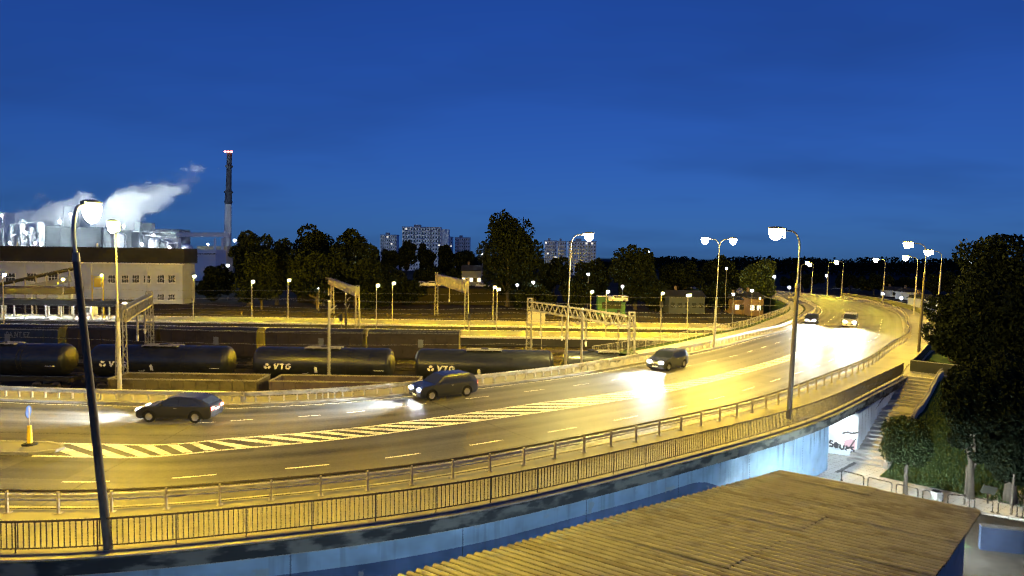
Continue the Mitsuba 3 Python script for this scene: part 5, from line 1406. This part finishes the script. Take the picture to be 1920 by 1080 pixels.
# steam: a smoke volume over the plant
def steam():
    x0, x1, y0, y1, z0, z1 = -312.0, -160.0, 380.0, 424.0, 6.0, 72.0
    nx, ny, nz = 152, 32, 84
    X, Y, Z = np.meshgrid(np.linspace(x0, x1, nx), np.linspace(y0, y1, ny), np.linspace(z0, z1, nz), indexing='ij')
    dens = np.zeros(X.shape)
    blobs = []
    def plume(pts, r0, r1, dd0, dd1, n=14):
        pts = np.array(pts, float)
        tt = np.linspace(0, len(pts) - 1, n)
        for i, t in enumerate(tt):
            px = np.interp(t, range(len(pts)), pts[:, 0]); py = np.interp(t, range(len(pts)), pts[:, 1])
            f = i / (n - 1)
            blobs.append((V(px, py, 402), 1.2 * (r0 + (r1 - r0) * f), dd0 + (dd1 - dd0) * f))
    plume([(196, 440), (215, 405), (245, 375), (285, 365), (330, 350), (372, 322), (405, 318)], 8.5, 6.0, 1.0, 0.10, 18)
    plume([(232, 425), (265, 390), (300, 378), (345, 368)], 7.0, 6.0, 0.8, 0.12, 10)
    plume([(128, 425), (132, 405), (150, 395), (178, 408)], 7.5, 6.5, 1.0, 0.6, 8)
    plume([(96, 440), (112, 410), (138, 392), (160, 372)], 6.5, 6.0, 1.3, 0.5, 9)
    plume([(40, 445), (60, 415), (85, 400), (100, 388), (72, 368)], 8.0, 4.5, 0.9, 0.25, 12)
    plume([(8, 455), (30, 430), (48, 412)], 9.0, 6.0, 1.4, 0.7, 7)
    plume([(72, 452), (92, 420), (118, 400)], 8.0, 6.5, 1.4, 0.8, 8)
    plume([(262, 462), (300, 452), (330, 462)], 5.5, 5.0, 0.9, 0.7, 6)
    P = np.stack([X, Y, Z], -1)
    warp = (np.stack([meshkit.fbm(P * 0.09, 4, 3), meshkit.fbm(P * 0.09, 4, 5), meshkit.fbm(P * 0.09, 4, 8)], -1) - 0.5) * 11
    Q = P + warp
    for c, r, d in blobs:
        rr = np.linalg.norm((Q - c) * [1, 0.8, 1.05], axis=-1) / r
        dens = np.maximum(dens, d * np.clip(1.25 - rr, 0, 1) ** 0.8)
    edge = meshkit.fbm(P * 0.28, 4, 12)
    dens = np.clip(dens * 1.7 - 1.1 * (edge - 0.22) - 0.10, 0, 1)
    for ax_ in range(3):
        sl = [slice(None)] * 3
        for e in (0, -1):
            sl[ax_] = e; dens[tuple(sl)] = 0
    grid = np.ascontiguousarray(dens.transpose(2, 1, 0)[..., None]).astype(np.float32)
    M = T().translate([x0, y0, z0]).scale([x1 - x0, y1 - y0, z1 - z0])
    scene['steam_medium'] = {'type': 'heterogeneous', 'albedo': 0.97, 'scale': 0.42, 'sigma_t': {'type': 'gridvolume', 'grid': mi.VolumeGrid(grid), 'to_world': M, 'filter_type': 'trilinear'}}
    scene['steam'] = {'type': 'cube', 'to_world': T().translate([(x0 + x1) / 2, (y0 + y1) / 2, (z0 + z1) / 2]).scale([(x1 - x0) / 2, (y1 - y0) / 2, (z1 - z0) / 2]), 'bsdf': {'type': 'null'}, 'interior': {'type': 'ref', 'id': 'steam_medium'}}
    labels['steam'] = {'label': 'white floodlit steam drifting right from the factory', 'category': 'steam', 'kind': 'stuff'}
steam()


# ------------------------------------------------------------------ apartment blocks
def block(px0, px1, py_top, Y, lab, floors, cols, side=None, seed=0, dep=12):
    k = thing('apartment_block', lab, 'apartment building')
    a, b = V(px0, py_top, Y), V(px1, py_top, Y)
    h = a[2]; W = b[0] - a[0]; x = (a[0] + b[0]) / 2
    part(k, 'wall', box((x, Y + dep / 2, h / 2), (W, dep, h)), 'block_render')
    part(k, 'parapet', box((x, Y + dep / 2, h + 0.3), (W + 0.3, dep + 0.3, 0.6)), 'block_panel')
    part(k, 'lift_house', box((x - W * 0.12, Y + dep / 2, h + 1.6), (min(6, W * 0.2), 5, 2.0)), 'block_panel')
    r = np.random.default_rng(seed)
    dark, balc = [], []
    fh = h / floors
    for f in range(floors):
        for c in range(cols):
            xx = a[0] + W * (c + 0.5) / cols; zz = fh * (f + 0.55)
            if r.random() < 0.035 and zz > h * 0.45:
                part(k, 'lit_window', box((xx, Y - 0.03, zz), (1.5, 0.1, 1.4)), 'lamp_glass', emitter=emit(np.array([1.0, 0.9, 0.7]) * 0.9, 0.004))
            else: dark.append(box((xx, Y - 0.03, zz), (W / cols * 0.5, 0.1, fh * 0.48)))
            if c % 3 == 1: balc.append(box((xx, Y - 0.6, zz - fh * 0.36), (W / cols * 0.95, 1.2, fh * 0.34)))
    part(k, 'windows', cat(dark), 'dark_glass', kind='stuff')
    part(k, 'balconies', cat(balc), 'block_panel', kind='stuff')
    if side:
        part(k, 'side_wing', box((b[0] + side / 2 + 0.01, Y + dep / 2 + 2, h * 0.485), (side, dep, h * 0.97)), 'block_render')
block(713, 744, 441, 620, 'small pale apartment block left of the big one above the trees', 10, 8, seed=1)
block(754, 826, 426, 600, 'biggest pale apartment block rising above the trees in the middle', 11, 14, side=7, seed=2)
block(837, 848, 445, 680, 'narrow pale apartment block just right of the biggest one', 9, 3, seed=3)
block(853, 881, 446, 660, 'pale apartment block left of the tall round tree', 9, 7, seed=4)
block(1022, 1044, 452, 560, 'pale apartment block right of the tall round tree, low wing', 9, 6, seed=5)
block(1046, 1062, 453, 540, 'grey apartment block between the low wing and the lamp pole', 9, 4, seed=6)
block(1066, 1118, 453, 520, 'long apartment block behind the white lamp head', 10, 10, seed=7)


def house(px0, px1, py_eave, py_ridge, py_base, Y, lab, wallm='cream_render', win=2, lit=False, dep=8):
    k = thing('house', lab, 'house')
    a, b = V(px0, py_eave, Y), V(px1, py_eave, Y)
    zr_ = V(px0, py_ridge, Y)[2]
    x0, x1, ze = a[0], b[0], a[2]
    part(k, 'wall', box(((x0 + x1) / 2, Y + dep / 2, ze / 2), (x1 - x0, dep, ze)), wallm)
    stn = np.array([[x0 - 0.3, Y, 0, 1], [x1 + 0.3, Y, 0, 1]])
    part(k, 'roof', sweep(stn, [(-0.5, ze + 0.003), (dep / 2, zr_), (dep + 0.5, ze + 0.003)]), 'roof_felt')
    part(k, 'chimney', box(((x0 * 0.7 + x1 * 0.3), Y + dep * 0.6, zr_ + 0.2), (0.6, 0.6, 1.6)), 'brick_warm')
    for i in range(win):
        for z in ([ze * 0.7, ze * 0.28] if ze > 4.5 else [ze * 0.5]):
            xx = x0 + (x1 - x0) * (i + 0.5) / win
            if lit and i % 2 == 0: part(k, 'lit_window', box((xx, Y - 0.04, z), (1.0, 0.1, 1.2)), 'lamp_glass', emitter=emit(np.array([1.0, 0.9, 0.65]) * 1.6, 0.01))
            else: part(k, 'window', box((xx, Y - 0.04, z), (1.0, 0.1, 1.2)), 'dark_glass')
house(1672, 1700, 545, 538, 560, 260, 'small house behind the outer lamps, leftmost of the three', win=3)
house(1703, 1732, 548, 541, 562, 240, 'small house between two lamp posts beyond the bend', win=3)
house(1735, 1760, 561, 553, 575, 180, 'small lit house by the dark trees beyond the bend', wallm='canopy_white', win=3, lit=True)
house(1378, 1404, 562, 553, 580, 165, 'low brick house inside the bend with warm lit windows', wallm='brick_warm', win=3, lit=True)
house(1408, 1432, 560, 549, 580, 160, 'warm lit brick house front inside the bend', wallm='brick_warm', win=4, lit=True)
house(1255, 1322, 556, 545, 580, 165, 'dark low shed behind the platforms left of the double lamp', wallm='chimney_dark', win=5)
house(1010, 1030, 520, 505, 560, 210, 'pale gable house behind the round tree', win=2, lit=True)
house(866, 902, 508, 497, 545, 205, 'pale house with white lit windows left of the tall round tree', wallm='plant_grey', win=5, lit=True)
house(1575, 1600, 541, 534, 556, 330, 'tiny house far beyond the bend', win=2)
post_lamp(V(1425, 560, 155)[0], 155, 0, V(1425, 560, 155)[2], LAMP_YELLOW, 130, 'warm lamp lighting the brick house front inside the bend', None, r=0.2, w=0.05)
gx = V(1148, 548, 157)
k = thing('market_kiosk', 'green kiosk with a pale awning under a bright lamp', 'kiosk')
part(k, 'body', box((gx[0], 159, 2.2), (6.5, 3, 4.4)), 'kiosk_green')
part(k, 'awning', box((gx[0], 156.8, 4.6), (7.2, 2.4, 0.2)), 'canopy_white')
part(k, 'window', box((gx[0], 157.46, 2.4), (4.5, 0.08, 1.6)), 'dark_glass')
# parked cars seen between the trees
for px, py, Y in ((790, 533, 190), (811, 532, 190), (829, 532, 190), (846, 533, 190), (905, 535, 200), (1160, 560, 150)):
    g = V(px, py, Y)
    k = thing('parked_car', {790: 'first pale parked car of the row left of the signal portal', 811: 'second pale parked car of the row left of the signal portal', 829: 'third pale parked car of the row left of the signal portal', 846: 'pale parked car right behind the signal portal', 905: 'pale parked car under the tall round tree', 1160: 'pale parked car in front of the green kiosk'}[px], 'car', 'parked cars behind the platforms')
    x, z = g[0], 0.02
    pr = Polygon([(-2.1, 0.3), (-2.15, 0.9), (-1.5, 1.0), (-1.0, 1.45), (0.6, 1.45), (1.2, 0.98), (2.1, 0.85), (2.1, 0.3)]).buffer(0.05)
    m = trimesh.creation.extrude_polygon(pr, 1.7, engine='earcut'); v = m.vertices
    zo = max(0.0, g[2] - 0.8)
    part(k, 'body', trimesh.Trimesh(np.column_stack([x + v[:, 0], Y + v[:, 2], zo + v[:, 1]]), m.faces[:, ::-1], process=False), 'canopy_white')
    part(k, 'window', box((x - 0.2, Y - 0.01, zo + 1.2), (1.7, 0.06, 0.36)), 'dark_glass')
    for dx in (-1.3, 1.3):
        wl = lathe([(0, -0.1), (0.33, -0.1), (0.33, 0.1), (0, 0.1)], 12); wl.apply_transform(trimesh.transformations.rotation_matrix(PI / 2, [1, 0, 0])); wl.apply_translation([x + dx, Y + 0.1, zo + 0.33])
        part(k, 'wheel', wl, 'black_rubber')
solo('parking_ground', prism([(-60, 186), (10, 186), (10, 215), (-60, 215)], 0.0, 4.55), 'dry_grass', 'raised ground with parking behind the platforms', kind='structure')


# ------------------------------------------------------------------ trees
def leaf_quads(P, size, r, m):
    n = len(P)
    d1 = r.normal(size=(n, 3)); d1 /= np.linalg.norm(d1, axis=1, keepdims=True)
    d2 = np.cross(d1, r.normal(size=(n, 3))); d2 /= np.linalg.norm(d2, axis=1, keepdims=True)
    s = size * r.uniform(0.6, 1.4, (n, 1))
    v = np.stack([P + d1 * s, P + d2 * s * 0.55, P - d1 * s, P - d2 * s * 0.55], 1).reshape(-1, 3)
    i = np.arange(n) * 4
    f = np.vstack([np.stack([i, i + 1, i + 2], 1), np.stack([i, i + 2, i + 3], 1)])
    return trimesh.Trimesh(v, f, process=False)


def tree(x, y, z0, h, rad, lab, seed, n=4000, leaf=0.4, trunk_h=None, m='leaves_dark', shape='round', group=None, blobs=26, trunk_r=None, ry=None, lean=(0, 0), catg='tree'):
    r = np.random.default_rng(seed)
    k = thing('tree', lab, catg, group)
    th = trunk_h if trunk_h is not None else h * 0.22
    tr = trunk_r or h * 0.025
    cz, rz = z0 + (h + th) / 2, (h - th) / 2
    ry = ry or rad
    top = np.array([x + lean[0] * th, y + lean[1] * th, z0 + th])
    c = np.array([top[0], top[1], cz])
    part(k, 'trunk', tube([(x, y, z0 - 0.1), (x + lean[0] * th * .4, y + lean[1] * th * .4, z0 + th * 0.5), top, (c[0], c[1], cz)], [tr * 1.25, tr, tr * 0.85, tr * 0.4], 9), 'bark', smooth=50)
    cs, rs = [], []
    lm = []
    for i in range(blobs):
        d = r.normal(size=3); d /= np.linalg.norm(d)
        q = d * r.uniform(0.35, 0.86)
        if shape == 'pear': q[:2] *= 1 - 0.45 * max(0, q[2])
        if shape == 'ball': q = d * r.uniform(0.3, 0.62)
        p = c + q * [rad, ry, rz]
        br = min(rad, rz) * (r.uniform(0.28, 0.44) if shape != 'ball' else r.uniform(0.38, 0.5))
        cs.append(p); rs.append(br)
        if i < 9:
            lm.append(tube([top + (c - top) * r.uniform(0, .5), (top + p) / 2 + r.normal(size=3) * 0.15, p], [tr * 0.45, tr * 0.3, tr * 0.12], 5))
    part(k, 'limbs', cat(lm), 'bark')
    cs, rs = np.array(cs), np.array(rs)
    pick = r.choice(blobs, n, p=rs ** 2 / (rs ** 2).sum())
    d = r.normal(size=(n, 3)); d /= np.linalg.norm(d, axis=1, keepdims=True)
    P = cs[pick] + d * (rs[pick] * r.uniform(0.55, 1.08, n) ** 0.6)[:, None]
    part(k, 'crown', leaf_quads(P, leaf, r, m), m)
    return k


def ptree(px0, px1, py_top, Y, lab, seed, n=3500, leaf=0.55, z0=0.0, **kw):
    a, b = V(px0, py_top, Y), V(px1, py_top, Y)
    return tree((a[0] + b[0]) / 2, Y, z0, a[2] - z0, (b[0] - a[0]) / 2, lab, seed, n, leaf, **kw)


FG = None
ptree(432, 500, 428, 172, 'dark tree at the left end of the big tree mass beside the chimney', 31, trunk_h=1.5)
ptree(478, 560, 421, 176, 'dark tree second from the left in the big tree mass', 32, 4500, trunk_h=1.5)
ptree(545, 640, 409, 180, 'tallest dark tree in the left tree mass', 33, 6000, trunk_h=1.5)
ptree(620, 712, 424, 176, 'broad dark tree at the right end of the left tree mass', 34, 5500, trunk_h=1.5)
ptree(440, 540, 470, 160, 'lower dark tree in front of the left tree mass', 35, 4500, trunk_h=0.8)
ptree(366, 438, 498, 185, 'low dark tree between the long building and the big tree mass', 30, 3500, trunk_h=0.5)
ptree(540, 650, 460, 161, 'low bushy tree in front of the tallest dark tree', 36, 4500, trunk_h=0.8)
ptree(640, 730, 478, 163, 'low dark tree behind the yellow platform lamps', 37, 4000, trunk_h=0.8)
ptree(742, 782, 448, 230, 'slim tree in front of the biggest apartment block, left one', 38, 2500, z0=4, leaf=0.6)
ptree(782, 818, 452, 232, 'slim tree in front of the biggest apartment block, right one', 39, 2500, z0=4, leaf=0.6)
ptree(818, 850, 452, 228, 'slim dark tree right of the biggest apartment block', 40, 2500, z0=4, leaf=0.6)
ptree(848, 895, 462, 222, 'dark tree left of the tall round tree', 41, 3000, z0=4, leaf=0.6)
ptree(712, 748, 463, 226, 'dark tree below the small apartment block', 42, 2500, z0=4, leaf=0.6)
ptree(886, 1022, 404, 182, 'tall dome shaped dark tree in the middle of the skyline', 43, 9000, trunk_h=2.0, blobs=40)
ptree(1010, 1070, 476, 190, 'dark tree under the apartment blocks left of the white lamp pole', 44, 3500)
ptree(1066, 1150, 488, 185, 'dark bushy tree behind the truss portal', 45, 4000)
ptree(1146, 1242, 450, 176, 'round dark tree right of the truss portal', 46, 6500, trunk_h=1.5, blobs=34)
ptree(1225, 1330, 488, 190, 'broad dark tree left of the double lamp', 47, 4500)
ptree(1310, 1400, 482, 196, 'broad dark tree right of the double lamp', 48, 4500)
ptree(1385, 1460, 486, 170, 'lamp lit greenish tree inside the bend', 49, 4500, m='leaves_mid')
ptree(1455, 1560, 510, 300, 'far dark tree behind the end of the road', 50, 3500, leaf=0.8)
ptree(1548, 1640, 512, 300, 'far dark tree beyond the bend, behind the tiny house', 51, 3500, leaf=0.8)
ptree(1600, 1680, 515, 270, 'far dark tree left of the small houses', 52, 3000, leaf=0.8)
ptree(1670, 1745, 520, 290, 'far dark tree behind the small houses', 53, 3000, leaf=0.8)
ptree(1735, 1830, 510, 240, 'far dark tree by the right tree mass', 54, 3000, leaf=0.8)
ptree(770, 832, 496, 208, 'dark bush directly behind the row of parked cars', 57, 2500, z0=4.5, trunk_h=0.3)
ptree(828, 896, 500, 209, 'dark bush behind the plated signal portal', 58, 2500, z0=4.5, trunk_h=0.3)
ptree(690, 762, 498, 178, 'dark bush under the small apartment block', 59, 3000, trunk_h=0.3)
ptree(1050, 1110, 520, 170, 'low dark bush left of the green kiosk', 67, 2500, trunk_h=0.3)
ptree(1200, 1262, 520, 172, 'low dark bush left of the dark shed', 68, 2500, trunk_h=0.3)
ptree(1318, 1380, 525, 172, 'low dark bush between the dark shed and the brick houses', 69, 2500, trunk_h=0.3)
ptree(735, 800, 520, 182, 'low dark bush left of the parked cars', 55, 2500, trunk_h=0.3)
ptree(950, 1060, 530, 168, 'low dark bush in front of the tall dome tree', 56, 3000, trunk_h=0.3)
# a belt of far woodland closing the horizon
r = np.random.default_rng(77)
n = 26000
xx = r.uniform(-520, 620, n); yy = r.uniform(640, 720, n)
hh = 9 + 7 * meshkit.noise(np.column_stack([xx * 0.03, yy * 0.0, xx * 0])) + 4 * meshkit.noise(np.column_stack([xx * 0.12, yy * 0, xx * 0 + 4]))
P = np.column_stack([xx, yy, r.uniform(0, 1, n) ** 0.6 * hh])
solo('far_woodland', leaf_quads(P, 1.7, r, None), 'leaves_dark', 'dark far-off woodland along the horizon', 'woodland', kind='stuff')

# near trees on the right
g = G(1697, 926, ZP)
tree(g[0], g[1], ZP, 4.55, 1.62, 'small clipped round tree standing on the plaza by the stairs', 61, 14000, 0.085, trunk_h=1.3, m='leaves_dim', shape='ball', blobs=30, trunk_r=0.11)
g = G(1778, 944, ZP)
tree(g[0] + 1.8, g[1] + 0.9, ZP, 8.6, 1.75, 'big dark tree with a leaning trunk at the edge of the low railings', 62, 24000, 0.14, trunk_h=1.5, m='leaves_dark', blobs=44, trunk_r=0.2)
g = G(1842, 950, ZP)
tree(g[0] + 2.1, g[1] + 0.8, ZP, 9.2, 2.7, 'big dark tree with a thick pale trunk right of the leaning trunk', 63, 28000, 0.14, trunk_h=1.7, m='leaves_dark', blobs=46, trunk_r=0.3)
g = V(1880, 420, 58)
tree(g[0], 58, 0.1, g[2], 4.6, 'tallest dark tree at the right edge of the picture', 64, 22000, 0.20, trunk_h=2.5, m='leaves_dark', blobs=44, trunk_r=0.35)
g = V(1815, 520, 60)
tree(g[0], 60, 0.1, g[2], 3.0, 'dark tree on the slope left of the tallest right tree', 65, 14000, 0.2, trunk_h=2.0, m='leaves_dark', blobs=34, trunk_r=0.25)
g = G(1900, 955, ZP)
tree(g[0] + 0.3, g[1] + 0.5, ZP, 4.0, 1.5, 'small round dark tree at the right edge below the big trees', 66, 10000, 0.1, trunk_h=1.4, m='leaves_dark', blobs=26, trunk_r=0.07)
for px, py in ((1808, 946), (1896, 965)):
    g = G(px, py, ZP)
    k = thing('sapling_stake', 'thin dark stake between the two big trunks' if px < 1850 else 'thin dark stake right of the thick pale trunk', 'stake', 'thin stakes under the trees')
    part(k, 'stake', tube([g, g + [0.05, 0, 2.2]], 0.05, 6), 'bark')
